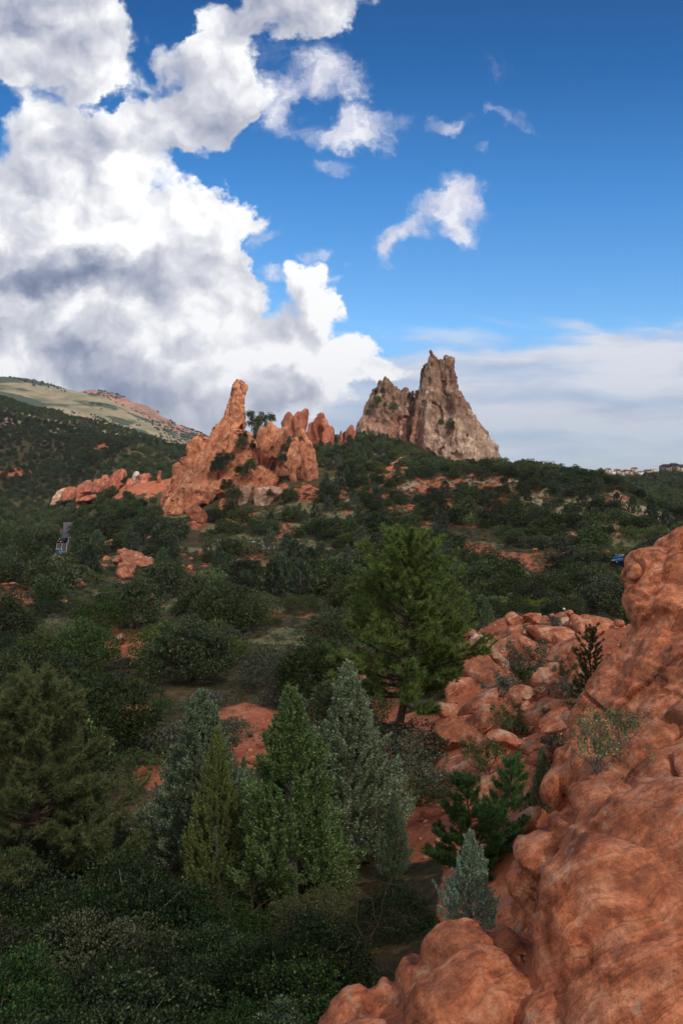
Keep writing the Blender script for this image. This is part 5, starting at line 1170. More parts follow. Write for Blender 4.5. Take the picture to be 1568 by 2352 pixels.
q_ = at(440, 1500, 60); AVOID.append((q_.x, 60, 5.0)); KEEP += [(312, 324, 1262, 1284, 206), (345, 550, 1405, 1600, 60), (535, 625, 1650, 1765, 46), (328, 362, 1770, 1800, 33), (262, 300, 1452, 1498, 88), (0, 62, 1350, 1384, 135), (600, 640, 1398, 1414, 115)]
AVOID = np.array(AVOID)
RP = np.array(list(zip(rx_, ry_))); PPt = np.array(list(zip(PATHC[0], PATHC[1])))
def scatter(n, r0, r1, az0, az1, spacing, accept):
    """dart throwing over a sector of ground"""
    r = np.sqrt(rng.uniform(r0*r0, r1*r1, n)); a = np.radians(rng.uniform(az0, az1, n)); x, y = r*np.sin(a), r*np.cos(a)
    z = ground(x, y); keep, f = accept(x, y, z, r); x, y, z, r, f = x[keep], y[keep], z[keep], r[keep], f[keep]
    cell = {}; out = []
    for i in range(len(x)):
        s = spacing*f[i]; c = (int(x[i]//spacing), int(y[i]//spacing)); ok = True
        for dx in (-1, 0, 1):
            for dy in (-1, 0, 1):
                for j in cell.get((c[0]+dx, c[1]+dy), ()):
                    if (x[i]-x[j])**2 + (y[i]-y[j])**2 < s*s: ok = False; break
                if not ok: break
            if not ok: break
        if ok: cell.setdefault(c, []).append(i); out.append(i)
    out = np.array(out, int); return np.stack([x[out], y[out], z[out]], -1)
def clear_of(x, y, pad=0.0, roads=True):
    ok = np.ones(len(x), bool)
    for ax, ay, ar in AVOID: ok &= (x - ax)**2 + (y - ay)**2 > (ar + pad)**2
    if roads:
        for pts, w in ((RP, 5.5), (PPt, 3.6)):
            for px, py in pts[::2]: ok &= (x - px)**2 + (y - py)**2 > w*w
    return ok
def acc_tree(x, y, z, r):
    P = np.stack([x, y, z], -1); w = patch_at(P); X, Y = proj(P)
    bare = np.maximum.reduce([w['r'], w['g'], w['t']]); ok = clear_of(x, y, .8)
    on_ridge = (Y < 1240) & (X > 740)
    ok &= bare < np.where(on_ridge, rng.uniform(.45, 1.3, len(x)), .3)
    ok &= ~((X > 990) & (r < 74)) & (r > 30)
    # sight lines kept open as in the view: onto the road, the cars and the clearings
    for X0, X1, Y0, Y1, r0 in ((143, 152, 1215, 1258, 300), (134, 140, 1272, 1288, 225), (562, 604, 1244, 1264, 185), (538, 560, 1250, 1264, 195), (1408, 1436, 1288, 1306, 180), (292, 345, 1262, 1290, 150), (225, 345, 1285, 1330, 150), (425, 470, 1170, 1232, 225), (500, 560, 1232, 1255, 190), (230, 262, 1240, 1260, 190), (412, 446, 1280, 1320, 140)):
        top = 5.0*1831/r
        ok &= ~((X > X0 - 17) & (X < X1 + 17) & (Y - top < Y1) & (Y > Y0) & (r > 60) & (r < r0*1.02 + 6))
    for X0, X1, Y0, Y1, D in KEEP:
        hw = (2.6 if X1 - X0 > 45 or X1 - X0 < 14 and D == 206 else .9)*1831/r; top = 4.4*1831/r
        if (X1 - X0) > 3 and Y1 > 1100: ok &= ~((X > X0 - hw) & (X < X1 + hw) & (Y - top < Y1) & (Y > Y0 - 3) & (y < D + 3) & (y > 28))
    n = fbm(P*np.array([.03, .03, 0]), 3, 500); ok &= n > -.30
    return ok, np.ones(len(x))
trees = scatter(26000, 32, 470, -28, 28, 4.3, acc_tree)
Xp, Yp = proj(trees); rT = np.hypot(trees[:, 0], trees[:, 1])
nz = fbm(trees*np.array([.02, .02, 0]), 2, 510) + rng.normal(size=len(trees))*.35
kind = np.where(nz > .46, 1, 0)                                      # juniper / pinyon
scrub = (rT < 130) & (rng.uniform(size=len(trees)) < np.interp(rT, [30, 90, 130], [.78, .62, .35])); kind[scrub] = 2
kind[(rT >= 130) & (rT < 260) & (rng.uniform(size=len(trees)) < .16)] = 2
ht = np.choose(kind, [rng.uniform(3.0, 7.0, len(trees)), rng.uniform(3.4, 7.6, len(trees)), rng.uniform(1.8, 4.2, len(trees))])
ridge_ = (Yp < 1200) & (Xp > 700); ht[ridge_] *= .86

def sees(P, h):
    """does the top of a thing of height h show above the ground before it"""
    X, Y = proj(P + np.array([0, 0, h*.85])); q = P + np.array([0, 0, h*.85])
    ts = np.linspace(.15, .985, 60); ok = np.ones(len(P), bool)
    for t in ts:
        w = q*t; ok &= ground(w[:, 0], w[:, 1], False) < w[:, 2] + .3
    return ok, X, Y
TP = trees; okv = np.zeros(len(TP), bool)
inf = (Xp > -25) & (Xp < 1593) & (Yp < 2400); ii = np.where(inf)[0]
v, Xt, Yt_ = sees(TP[ii] , ht[ii].reshape(-1, 1)[:, 0].mean())
hidden = (Xt > 1425) & (Yt_ > 1260) | (Xt > 1330) & (Yt_ > 1560) | (Xt > 1480) & (Yt_ > 1215)
beh = (rT[ii] > 342) & (Xt > 380) & (Xt < 735) & (Yt_ > 1000)
okv[ii] = v & ~hidden & ~beh
size = ht/rT
LIMIT = {0: 285, 1: 200, 2: 190}
single = np.zeros(len(TP), bool)
for k, n in LIMIT.items():
    c = np.where(okv & (kind == k))[0]; c = c[np.argsort(-size[c])][:n]; single[c] = True

LAND = [(300, 1290, 'the lumpy red outcrop'), (545, 960, 'the tall orange finger rock'), (690, 1040, 'the orange cone rock'), (420, 1150, 'the foot of the orange slab'), (585, 1260, 'the dark silver-trimmed van'), (145, 1230, 'the bend of the paved road'),
        (430, 1295, 'the split red boulder'), (540, 1245, 'the dry grass clearing'), (440, 1500, 'the big cone-laden pinyon'), (925, 1300, 'the lone ponderosa'), (1200, 1350, 'the red clearing behind the slope'), (1420, 1297, 'the half hidden blue car'),
        (1300, 1150, 'the tan gravel hillside'), (1050, 1120, 'the red gully of the ridge'), (880, 1090, 'the pale block of the ridge'), (1030, 950, 'the tallest grey peak'), (890, 960, 'the lower grey peak'), (280, 1110, 'the row of red ledges'), (40, 1360, 'the long flat red ledge'),
        (235, 1488, 'the whitish flat boulder'), (590, 1710, 'the bare red patch'), (1190, 1070, 'the highest trees of the ridge line'), (1480, 1160, 'the right end of the ridge'), (340, 1370, 'the folded red boulder'), (715, 1450, 'the small orange rock in the scrub'),
        (170, 1355, 'the rounded pink boulder'), (80, 1650, 'the broad dark pine at the edge'), (620, 1410, 'the flat orange rock shelf'), (655, 1212, 'the upper grass clearing'), (920, 1215, 'the grass strip under the ridge'), (1115, 1420, 'the silvery pointed juniper')]
ORD = ['first', 'second', 'third', 'fourth', 'fifth', 'sixth', 'seventh', 'eighth', 'ninth', 'tenth', 'eleventh', 'twelfth', 'thirteenth', 'fourteenth', 'fifteenth', 'sixteenth', 'seventeenth', 'eighteenth', 'nineteenth', 'twentieth']
TENS = ['', '', 'twenty', 'thirty', 'forty', 'fifty', 'sixty', 'seventy', 'eighty', 'ninety']
def ordw(i): return ORD[i] if i < 20 else TENS[(i + 1)//10] + '-' + (ORD[(i + 1) % 10 - 1] if (i + 1) % 10 else 'tenth')
def where_labels(items):
    """items: (X, Y, words) -> labels naming the nearest landmark, the side of it and the rank out from it"""
    b = {}
    for i, (X, Y, wds) in enumerate(items):
        L = min(LAND, key=lambda l: (l[0] - X)**2 + ((l[1] - Y)*1.6)**2); dx, dy = X - L[0], (Y - L[1])*1.3
        side = ('right of' if dx > 0 else 'left of') if abs(dx) > abs(dy) else ('below' if dy > 0 else 'above')
        b.setdefault((wds, side, L[2]), []).append((dx*dx + dy*dy, i))
    out = [None]*len(items)
    for (wds, side, l), q in b.items():
        for n, (_, i) in enumerate(sorted(q)):
            out[i] = f"{wds}, {side} {l}" if len(q) == 1 else f"{wds}, {ordw(n)} out {side} {l}"
    return out
GROUPS = ['pinyons standing through the valley and on the ridge', 'junipers standing through the valley', 'scrub oaks in the thickets of the valley']
NAMES = ['pinyon_tree', 'juniper_tree', 'scrub_oak']; CATS = ['pinyon', 'juniper', 'scrub oak']
idx = np.where(single)[0]; items = []
for i in idx:
    k = kind[i]; h = ht[i]; lim = [(3.6, 4.8), (4.2, 5.4), (2.0, 2.7)][k]
    items.append((Xp[i], Yp[i] - h*900/rT[i], (['low', 'middling', 'tall'][int(np.searchsorted(lim, h))] + ' ' + ['round dark pinyon', 'upright juniper', 'scrub oak'][k])))
labs = where_labels(items); variant = {}
SRC = {}
rng2 = np.random.default_rng(5)
for i, lab in zip(idx, labs):
    k = int(kind[i]); far, near, hm, rm = KINDS[NAMES[k]]; s = ht[i]/hm; wd = rng2.uniform(.85, 1.2); x, y, z = TP[i]
    if rT[i] < 118:
        v_ = near[rng2.integers(len(near))]
        o = plant(NAMES[k], v_[0], v_[1], (x, y, z - .08), lab, CATS[k], GROUPS[k], (s*wd, s*wd, s), rng2.uniform(0, 6.28), mat=[None, None, SAGE, OAKD, OAKB, None][rng2.integers(6)] if k == 2 else None)
    else:
        m = far[rng2.integers(len(far))]
        o = tag(obj(NAMES[k], m, None, (x, y, z - .1), rng2.uniform(0, 6.28), (s*wd, s*wd, s)), lab, CATS[k], GROUPS[k])
        SRC.setdefault(m.name, o)

def gn_scatter(name, P, sc, idx_, sources, **tags):
    """one object: a copy of a kind of plant on every point"""
    col = bpy.data.collections.new(name + '_kinds'); srt = sorted(sources, key=lambda o: o.name)
    for o in srt: col.objects.link(o)
    order = {o.name: i for i, o in enumerate(srt)}; remap = np.array([order[o.name] for o in sources])
    me = bpy.data.meshes.new(name); me.vertices.add(len(P)); me.vertices.foreach_set('co', np.asarray(P, np.float32).ravel())
    for nm, dt, vals in (('scl', 'FLOAT', sc), ('rot', 'FLOAT', np.random.default_rng(1).uniform(0, 6.28, len(P))), ('pick', 'INT', remap[idx_])):
        a = me.attributes.new(nm, dt, 'POINT'); a.data.foreach_set('value', np.asarray(vals, np.float32 if dt == 'FLOAT' else np.int32))
    o = obj(name, me); tag(o, **tags)
    ng = bpy.data.node_groups.new(name, 'GeometryNodeTree'); ng.interface.new_socket('Geometry', in_out='INPUT', socket_type='NodeSocketGeometry'); ng.interface.new_socket('Geometry', in_out='OUTPUT', socket_type='NodeSocketGeometry')
    N = ng.nodes; Lk = ng.links; gi, go = N.new('NodeGroupInput'), N.new('NodeGroupOutput'); iop = N.new('GeometryNodeInstanceOnPoints')
    ci = N.new('GeometryNodeCollectionInfo'); ci.inputs[0].default_value = col; ci.inputs['Separate Children'].default_value = True; ci.inputs['Reset Children'].default_value = True
    def attr(nm, dt):
        a = N.new('GeometryNodeInputNamedAttribute'); a.data_type = dt; a.inputs[0].default_value = nm; return a.outputs[0]
    cx = N.new('ShaderNodeCombineXYZ'); Lk.new(attr('rot', 'FLOAT'), cx.inputs[2])
    iop.inputs['Pick Instance'].default_value = True
    Lk.new(gi.outputs[0], iop.inputs['Points']); Lk.new(ci.outputs[0], iop.inputs['Instance']); Lk.new(attr('pick', 'INT'), iop.inputs['Instance Index'])
    Lk.new(cx.outputs[0], iop.inputs['Rotation']); Lk.new(attr('scl', 'FLOAT'), iop.inputs['Scale']); Lk.new(iop.outputs[0], go.inputs[0])
    md = o.modifiers.new('plants', 'NODES'); md.node_group = ng
    return o
src = []; srck = {0: [], 1: [], 2: []}
for k, nm in enumerate(NAMES):
    for m in KINDS[nm][0]:
        if m.name in SRC: srck[k].append(len(src)); src.append(SRC[m.name])
rest = np.where(~single)[0]
far_pts = scatter(90000, 455, 1300, -28, 28, 5.4, lambda x, y, z, r: ((lambda P, w: ((ridged(P*np.array([.016, .008, 0]), 4, 21) < rng.uniform(.12, 1.1, len(x))) & (w['r'] < rng.uniform(.2, 1.6, len(x))) & clear_of(x, y, 2)))(np.stack([x, y, z], -1), patch_at(np.stack([x, y, z], -1))), np.ones(len(x))))
P = np.concatenate([TP[rest], far_pts]) - np.array([0, 0, .15])
kk = np.concatenate([kind[rest], np.where(rng.uniform(size=len(far_pts)) < .12, 1, 0)])
hh = np.concatenate([ht[rest]/np.array([4.6, 5.0, 2.3])[kind[rest]], rng.uniform(.75, 1.35, len(far_pts))])
pick = np.array([srck[k][rng.integers(len(srck[k]))] for k in kk])
gn_scatter('distant_woodland', P, hh, pick, src, kind='stuff')

# undergrowth: low shrubs and grass between the trees
bush0, bush1 = farm('low_shrub', SF[0]), farm('sage', SF[1])
def acc_under(x, y, z, r):
    P = np.stack([x, y, z], -1); w = patch_at(P); X, Y = proj(P); bare = np.maximum.reduce([w['r']*.75, w['g']*.5, w['t']*.55])
    ok = clear_of(x, y, .3) | (rng.uniform(size=len(x)) < .0); ok &= rng.uniform(size=len(x)) > np.where(bare > .3, np.where(r < 90, .95, np.where(w['t'] > .3, .2, .4)), 0.0)
    ok &= ~((X > 1010) & (r < 74) & (rng.uniform(size=len(x)) < .93))
    for X0, X1, Y0, Y1, D in KEEP:
        if Y1 > 1200 and D > 100: ok &= ~((X > X0) & (X < X1) & (Y - 1.0*1831/r < Y1) & (Y > Y0) & (y < D + 1) & (y > 40))
    return ok, np.ones(len(x))
U = scatter(52000, 27, 330, -28, 28, 1.35, acc_under)
rU = np.hypot(U[:, 0], U[:, 1])
def one_plant(name, me, X, Y, D, lab, cat, s):
    p = at(X, Y, D); o = obj(name, me, None, (p.x, p.y, gz(p.x, p.y) - .05), .4, s); return tag(o, lab, cat)
b0 = one_plant('low_shrub', bush0, 640, 1735, 40, 'small dark shrub on the bare red patch, at its right side', 'shrub', 1.1)
b1 = one_plant('sage_bush', bush1, 545, 1700, 42, 'pale grey spiky bush at the left edge of the bare red patch', 'shrub', 1.2)
g1 = one_plant('grass_tuft', GR, 575, 1690, 43, 'tuft of dry yellow grass on the bare red patch', 'grass tuft', 1.3)
t1 = one_plant('twiggy_bush', TF[0], 172, 1348, 150, 'bare grey twiggy bush over the rounded pink boulder', 'dead bush', 2.0)
w_ = rng.uniform(size=len(U)); pk = np.where(w_ < .34, 0, np.where(w_ < .66, 1, np.where(w_ < .93, 2, 3)))
gn_scatter('undergrowth', U - np.array([0, 0, .05]), np.where(pk == 2, rng.uniform(.7, 1.5, len(U)), np.where(pk == 3, rng.uniform(.3, .6, len(U)), rng.uniform(.5, 1.35, len(U)))), pk, [b0, b1, g1, t1], kind='stuff')

# oak thicket close below the viewpoint
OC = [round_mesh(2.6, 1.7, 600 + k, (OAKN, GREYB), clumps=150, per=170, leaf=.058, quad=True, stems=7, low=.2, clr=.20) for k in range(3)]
def acc_near(x, y, z, r):
    X, Y = proj(np.stack([x, y, z], -1))
    ok = (X < 1130 - (Y - 1850)*.25) & ~((X > 700) & (Y - 1.4*1831/r < 2352) & (r < 13.5) & (Y > 2330)) & ~((np.hypot((X - 585)/120, (Y - 1735)/110) < 1)) & ~((X > 880) & (Y < 1990)) & clear_of(x, y, .2)
    return ok & (X > -250), np.ones(len(x))
NP_ = scatter(2500, 11.0, 33, -30, 14, 1.75, acc_near)
rn = np.random.default_rng(8); itm = []
LAND2 = [(85, 2060, 'the dark pine trunk'), (430, 2080, 'the blue-grey juniper'), (500, 2060, 'the olive juniper'), (668, 2040, 'the tallest green juniper'), (830, 1960, 'the broad bluish juniper'), (1075, 2100, 'the small silvery juniper'), (900, 2290, 'the front dome of rock'), (300, 2300, 'the gap below the left pine'), (650, 2330, 'the pale sage in the thicket bottom'), (300, 1780, 'the small bare red spot'), (560, 2200, 'the crooked dead branches'), (60, 2330, 'the lower left thicket')]
Xn, Yn = proj(NP_); vis = (Xn > -120) & (Yn < 2750)
NP_, Xn, Yn = NP_[vis], Xn[vis], Yn[vis]
LAND, LK = LAND2, LAND
hs = rn.uniform(1.5, 2.9, len(NP_)); rr2 = np.hypot(NP_[:, 0], NP_[:, 1])
room = (Yn - np.where((Xn > 300) & (Xn < 960), 2010, np.where(Xn >= 930, 2170, 1900)))*rr2/1831; hs = np.minimum(hs, np.maximum(room, .0)*rn.uniform(.6, 1.15, len(hs)))
ok_ = hs > .5; NP_, Xn, Yn, hs = NP_[ok_], Xn[ok_], Yn[ok_], hs[ok_]
labs = where_labels([(Xn[i], Yn[i], ['knee-high leafy', 'dense leafy', 'tall leafy'][int(np.searchsorted([1.6, 2.3], hs[i]))] + ' dark oak bush') for i in range(len(NP_))])
LAND = LK
for i in range(len(NP_)):
    m = OC[rn.integers(3)]; s = hs[i]/2.6
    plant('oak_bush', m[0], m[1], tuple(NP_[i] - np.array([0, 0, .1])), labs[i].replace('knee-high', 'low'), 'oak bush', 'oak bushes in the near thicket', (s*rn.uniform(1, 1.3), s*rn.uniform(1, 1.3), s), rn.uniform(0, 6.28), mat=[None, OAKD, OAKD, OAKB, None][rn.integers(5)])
DT = [twig_mesh(2.2, 700 + k, BROWNB, 3, .7, 4, .007, 'branches') for k in range(3)]
for i, (X, Y, D, k, s, lab) in enumerate([(560, 2190, 16.5, 0, 1.3, 'grey dead branches sticking up between the bushes under the olive juniper'), (700, 2240, 15.5, 1, 1.2, 'pale crooked dead branches below the tallest green juniper'), (840, 2190, 16, 2, 1.2, 'thin dead branches right of the pale crooked ones'),
    (320, 1940, 24, 1, 1.4, 'light grey dead twigs at the right side of the left pine'), (520, 2120, 18, 2, 1.3, 'upright dead sprigs between the blue-grey and olive junipers'), (950, 2260, 13.5, 0, .9, 'fine dead twigs beside the front dome of rock'), (250, 1830, 30, 0, 1.2, 'branching dead sapling near the small bare red spot'), (610, 2330, 12.5, 2, .8, 'low dead sprigs at the bottom of the thicket')]):
    p = at(X, Y, D); tag(obj('dead_branches', DT[k], None, (p.x, p.y, gz(p.x, p.y) + .3), i*1.7, s*.8), lab, 'dead shrub', 'dead branches in the near thicket')
SG = round_mesh(1.0, .75, 720, (JUNB, GREYB), clumps=60, per=90, leaf=.06, stems=4, low=.1, clr=.26)
p = at(650, 2330, 11.2); plant('sage_bush', SG[0], SG[1], (p.x, p.y, p.z - .5), 'pale silvery bush peeping in at the bottom edge, left of the rocks', 'shrub', None, .62, 0)
# ---------------------------------------------------------------- unseen clouds added to shade the near ground and the left hill
m, g = new_mat('shade_cloud_shell')
d_ = g.n('ShaderNodeBsdfDiffuse', ins={'Color': (.9, .9, .9, 1)}); t_ = g.n('ShaderNodeBsdfTranslucent', ins={'Color': (.9, .9, .9, 1)}); x_ = g.n('ShaderNodeBsdfTransparent')
a_ = g.n('ShaderNodeMixShader', ins={0: .5, 1: d_.outputs[0], 2: t_.outputs[0]})
g.n('ShaderNodeOutputMaterial', ins={0: g.n('ShaderNodeMixShader', ins={0: .67, 1: a_.outputs[0], 2: x_.outputs[0]}).outputs[0]})
CLOUDM = m
def shade_cloud(x, y, rx, ry, rz, seed, H=1500):
    """an unseen sunshade H metres up, placed so that its shade falls on x, y"""
    V, F = ico(5); n = fbm(V*1.6 + seed, 4, seed)*.42 + 1; V = V*n[:, None]*np.array([rx, ry, rz]); V[:, 2] = np.where(V[:, 2] < 0, V[:, 2]*.35, V[:, 2])
    k = H/sdir.z
    tag(obj('shade_cloud', mesh_np('shade_cloud', V, [(F, 0)], [CLOUDM], True), None, (x + sdir.x*k, y + sdir.y*k, H)), kind='structure')
shade_cloud(20, -60, 520, 350, 120, 3)
shade_cloud(-470, 760, 300, 270, 110, 5)

# ---------------------------------------------------------------- cars
TYRE = plain('tyre_rubber', (.02, .02, .02), .8); RIM = plain('wheel_rim', (.45, .46, .48), .35, .7); GLASS = plain('tinted_glass', (.03, .045, .06), .08, 0.0)
CHROME = plain('bright_trim', (.72, .73, .75), .2, .9); LAMP = plain('lamp_glass', (.85, .85, .85), .15); TAIL = plain('tail_lamp', (.5, .02, .02), .2)
def paint(name, c): return plain(name, c, .28, .35, Coat_Weight=.5) if False else plain(name, c, .28, .35)
def car(name, loc, rz, col, label, van=False, cat='car', L=4.6, Wd=1.85, Hh=1.65):
    o = empty(name, loc, rz); tag(o, label, cat)
    # body: lower shell and glasshouse as lofted sections along the length
    def shell(secs, mname, mat, par, w=.5):
        R = []
        for (x, z0, z1, wd) in secs:
            b = min(.16, (z1 - z0)*.3); y = wd/2
            R.append([(x, -y + b*.4, z0), (x, y - b*.4, z0), (x, y, z0 + b), (x, y, z1 - b), (x, y - b, z1), (x, -y + b, z1), (x, -y, z1 - b), (x, -y, z0 + b)])
        V = np.array(R).reshape(-1, 3); n = len(secs); F = [tuple(q) for q in grid_faces(n, 8, True)]
        a = Acc(); a.add(V, np.array(F)); a.add(V, np.array([tuple(range(8))])); a.add(V, np.array([tuple(range((n-1)*8, n*8))[::-1]]))
        return obj(mname, a.mesh(mname, [mat], False), par)
    h = Hh; hl = L/2
    low = [(-hl, .45, .85, Wd*.86), (-hl + .12, .32, 1.0, Wd*.96), (-hl + .6, .28, 1.02, Wd), (.9, .28, 1.0, Wd), (hl - .7, .28, .95 if van else .9, Wd*.98), (hl - .15, .34, .78, Wd*.9), (hl, .42, .66, Wd*.8)]
    body = shell(low, 'body', col, o)
    top = [(-hl + .06, .98, 1.02, Wd*.9), (-hl + (.25 if van else .42), .98, h - .05, Wd*.80), (-.3, .98, h, Wd*.80), (.55 if not van else .7, .98, h - .06, Wd*.78), (1.35 if not van else 1.75, .95, 1.0, Wd*.86)]
    shell(top, 'roof', col, body)
    gl = [(-hl + .02, 1.03, 1.05, Wd*.86), (-hl + (.2 if van else .36), 1.04, h - .16, Wd*.815), (-.3, 1.04, h - .12, Wd*.823), (.6 if not van else .75, 1.04, h - .16, Wd*.80), (1.42 if not van else 1.82, 1.0, 1.03, Wd*.84)]
    shell(gl, 'windows', GLASS, o)
    for sx in (-hl + .85, hl - .85):
        for sy in (-1, 1):
            t = np.linspace(0, 6.283, 18, endpoint=False); a = Acc(); y0 = sy*(Wd/2 - .2); y1 = sy*(Wd/2 + .01)
            V = [(sx + .34*math.cos(q), y, .34 + .34*math.sin(q)) for y in (y0, y1) for q in t]; a.add(V, grid_faces(2, 18, True)); a.add(V, np.array([tuple(range(18, 36))]))
            w = obj('wheel', a.mesh('wheel', [TYRE]), o)
            b = Acc(); V = [(sx + .22*math.cos(q), y1 + sy*.012, .34 + .22*math.sin(q)) for q in t]; b.add(V, np.array([tuple(range(18))])); obj('rim', b.mesh('rim', [RIM]), w)
    for sy in (-1, 1):
        a = Acc(); a.box((hl - .16, sy*Wd*.38 - .16, .62), (hl + .01, sy*Wd*.38 + .14, .76)); obj('headlight', a.mesh('headlight', [LAMP]), o)
        a = Acc(); a.box((-hl - .01, sy*Wd*.40 - .1, .74), (-hl + .1, sy*Wd*.40 + .08, .98)); obj('tail_light', a.mesh('tail_light', [TAIL]), o)
        a = Acc(); a.box((-hl + .5, sy*Wd*.37 - .025, h + .0), (.5, sy*Wd*.37 + .025, h + .07)); obj('roof_rail', a.mesh('roof_rail', [CHROME]), o)
        a = Acc(); a.box((.95, sy*(Wd/2 + .02) - .09, .98), (1.12, sy*(Wd/2 + .02) + .09, 1.12)); obj('mirror', a.mesh('mirror', [col]), o)
        a = Acc(); a.box((-hl + .35, sy*Wd*.421 - .012, 1.0), (1.2, sy*Wd*.421 + .012, 1.045)); obj('window_trim', a.mesh('window_trim', [CHROME]), o)
    a = Acc(); a.box((hl - .02, -.5, .46), (hl + .012, .5, .62)); obj('grille', a.mesh('grille', [CHROME]), o)
    return o
def car_at(X, Y, lift=0.06, D=None):
    if D is None: D = hit(X, Y, 150, 700)
    p = at(X, Y, D); return (p.x, p.y, float(max(gz(p.x + dx, p.y + dy) for dx in (-1.5, 0, 1.5) for dy in (-1, 0, 1))) + lift)
DKB = plain('dark_blue_paint', (.02, .03, .06), .25, .3); BLU = plain('blue_paint', (.03, .09, .26), .25, .3); RDP = plain('dark_red_paint', (.12, .03, .05), .3, .3); BLK = plain('black_paint', (.015, .015, .02), .25, .3); LBL = plain('light_blue_paint', (.10, .20, .34), .3, .3)
car('parked_van', car_at(583, 1263, .2), RAD(-8), DKB, 'dark blue van with bright window trim parked by the grass clearing', True, 'van', 5.1, 1.95, 1.75)
car('parked_car', car_at(545, 1262, .2), RAD(-12), RDP, 'dark purple-red car half hidden by bushes behind the dark blue van', False, 'car', 4.5, 1.8, 1.5)
car('blue_suv', car_at(1421, 1303, .9), RAD(200), BLU, 'blue sport utility car half hidden by trees beside the tall outcrop', False, 'car', 4.5, 1.85, 1.7)
car('black_car', car_at(145, 1252, .35), RAD(-98), BLK, 'black car with headlights on, driving down the paved road behind a cyclist', False, 'car', 4.7, 1.9, 1.75)
car('pale_blue_car', car_at(135, 1281, .35), RAD(10), LBL, 'light blue car nearest on the road, partly behind trees', True, 'car', 4.6, 1.85, 1.7)

# ---------------------------------------------------------------- people
SKIN = plain('skin', (.45, .25, .17), .6); HAIR = plain('dark_hair', (.02, .015, .012), .7); NAVY = plain('black_jacket', (.015, .016, .022), .9); LEGC = plain('dark_trousers', (.03, .03, .04), .9); WSHOE = plain('white_shoes', (.75, .75, .72), .7); REDJ = plain('red_jersey', (.65, .02, .03), .8)
def figure(name, loc, rz, pose, label, shirt, legs, cat='person'):
    """one skinned body; pose maps joints to positions"""
    J = list(pose['j']); E = pose['e']; me = bpy.data.meshes.new('body'); me.from_pydata([p[:3] for p in J], E, [])
    o = bpy.data.objects.new(name, me); COL.objects.link(o)
    sk = o.modifiers.new('s', 'SKIN'); ss = o.modifiers.new('d', 'SUBSURF'); ss.levels = 1; ss.render_levels = 1
    for v, p in zip(me.skin_vertices[0].data, J): v.radius = (p[3], p[3])
    me.skin_vertices[0].data[0].use_root = True
    dg = bpy.context.evaluated_depsgraph_get(); m2 = bpy.data.meshes.new_from_object(o.evaluated_get(dg)); bpy.data.objects.remove(o)
    m2.materials.clear()
    for m in (SKIN, shirt, legs): m2.materials.append(m)
    zs, hp, nk = pose['split']
    for p in m2.polygons:
        z = p.center.z; p.material_index = 0 if z > nk else (1 if z > hp else (2 if z > zs else 0)); p.use_smooth = True
    b = obj(name, m2, None, loc, rz); tag(b, label, cat); return b
stand = {'j': [(0, 0, .95, .15), (0, .02, 1.2, .15), (0, 0, 1.42, .16), (0, .02, 1.53, .055), (0, .04, 1.66, .10), (-.18, 0, 1.40, .06), (-.25, .06, 1.13, .045), (-.17, .22, .98, .035), (.18, 0, 1.40, .06), (.26, .04, 1.13, .045), (.2, .2, .95, .035),
               (-.1, 0, .88, .10), (-.12, .10, .5, .07), (-.12, 0, .08, .05), (-.12, .16, .04, .045), (.1, 0, .88, .10), (.13, -.08, .5, .07), (.14, -.25, .1, .05), (.14, -.1, .04, .045), (0, .05, 1.75, .075)],
         'e': [(0, 1), (1, 2), (2, 3), (3, 4), (4, 19), (2, 5), (5, 6), (6, 7), (2, 8), (8, 9), (9, 10), (0, 11), (11, 12), (12, 13), (13, 14), (0, 15), (15, 16), (16, 17), (17, 18)], 'split': (.5, .9, 1.5)}
p = at(318, 1279, 203.0)
# the walker stands on the back of the outcrop: find its surface
def top_of(names, x, y):
    best = -1e9
    for o in COL.objects:
        if o.type == 'MESH' and any(o.name.startswith(n) for n in names):
            ok, q, _, _ = o.ray_cast(o.matrix_world.inverted() @ Vector((x, y, 50)), Vector((0, 0, -1)))
            if ok: best = max(best, (o.matrix_world @ q).z)
    return best
px, py = at(318, 1279, 198.0)[:2]; pz = top_of(('red_outcrop',), px, py)
per = figure('person', (px, py, pz - .03 if pz > -100 else p.z), .9, stand, 'person in a black jacket and white shoes walking on the lumpy red outcrop', NAVY, SKIN)
V, F = ico(2); hr = obj('hair', mesh_np('hair', V*np.array([.115, .125, .11]) + np.array([0, .01, 1.74]), [(F, 0)], [HAIR], True), per)
for sx in (-.12, .14):
    V, F = ico(2); obj('shoe', mesh_np('shoe', V*np.array([.055, .14, .06]) + np.array([sx, .07 if sx < 0 else -.18, .05]), [(F, 0)], [WSHOE], True), per)
# cyclist on the road
ride = {'j': [(0, -.15, 1.0, .13), (0, .02, 1.22, .14), (0, .22, 1.38, .15), (0, .30, 1.46, .055), (0, .36, 1.56, .10), (-.18, .22, 1.36, .055), (-.24, .38, 1.18, .045), (-.2, .52, 1.02, .035), (.18, .22, 1.36, .055), (.24, .38, 1.18, .045), (.2, .52, 1.02, .035),
              (-.1, -.1, .95, .10), (-.12, .2, .72, .07), (-.12, .06, .34, .05), (-.12, .2, .28, .045), (.1, -.1, .95, .10), (.12, .22, .86, .07), (.12, .1, .52, .05), (.12, .24, .48, .045), (0, .38, 1.66, .08)], 'e': stand['e'], 'split': (.4, 1.0, 1.48)}
cl = car_at(141, 1262, .15)
cy = figure('person', (cl[0], cl[1], cl[2]), RAD(180), ride, 'cyclist in a red jersey bent over the handlebars, riding ahead of the black car', REDJ, LEGC)
bk = empty('bicycle', (cl[0], cl[1], cl[2]), RAD(180)); tag(bk, 'road bicycle ridden by the cyclist in red', 'bicycle')
a = Acc(); fr = [(0, -.25, .9), (0, -.05, .3), (0, .45, .85)]
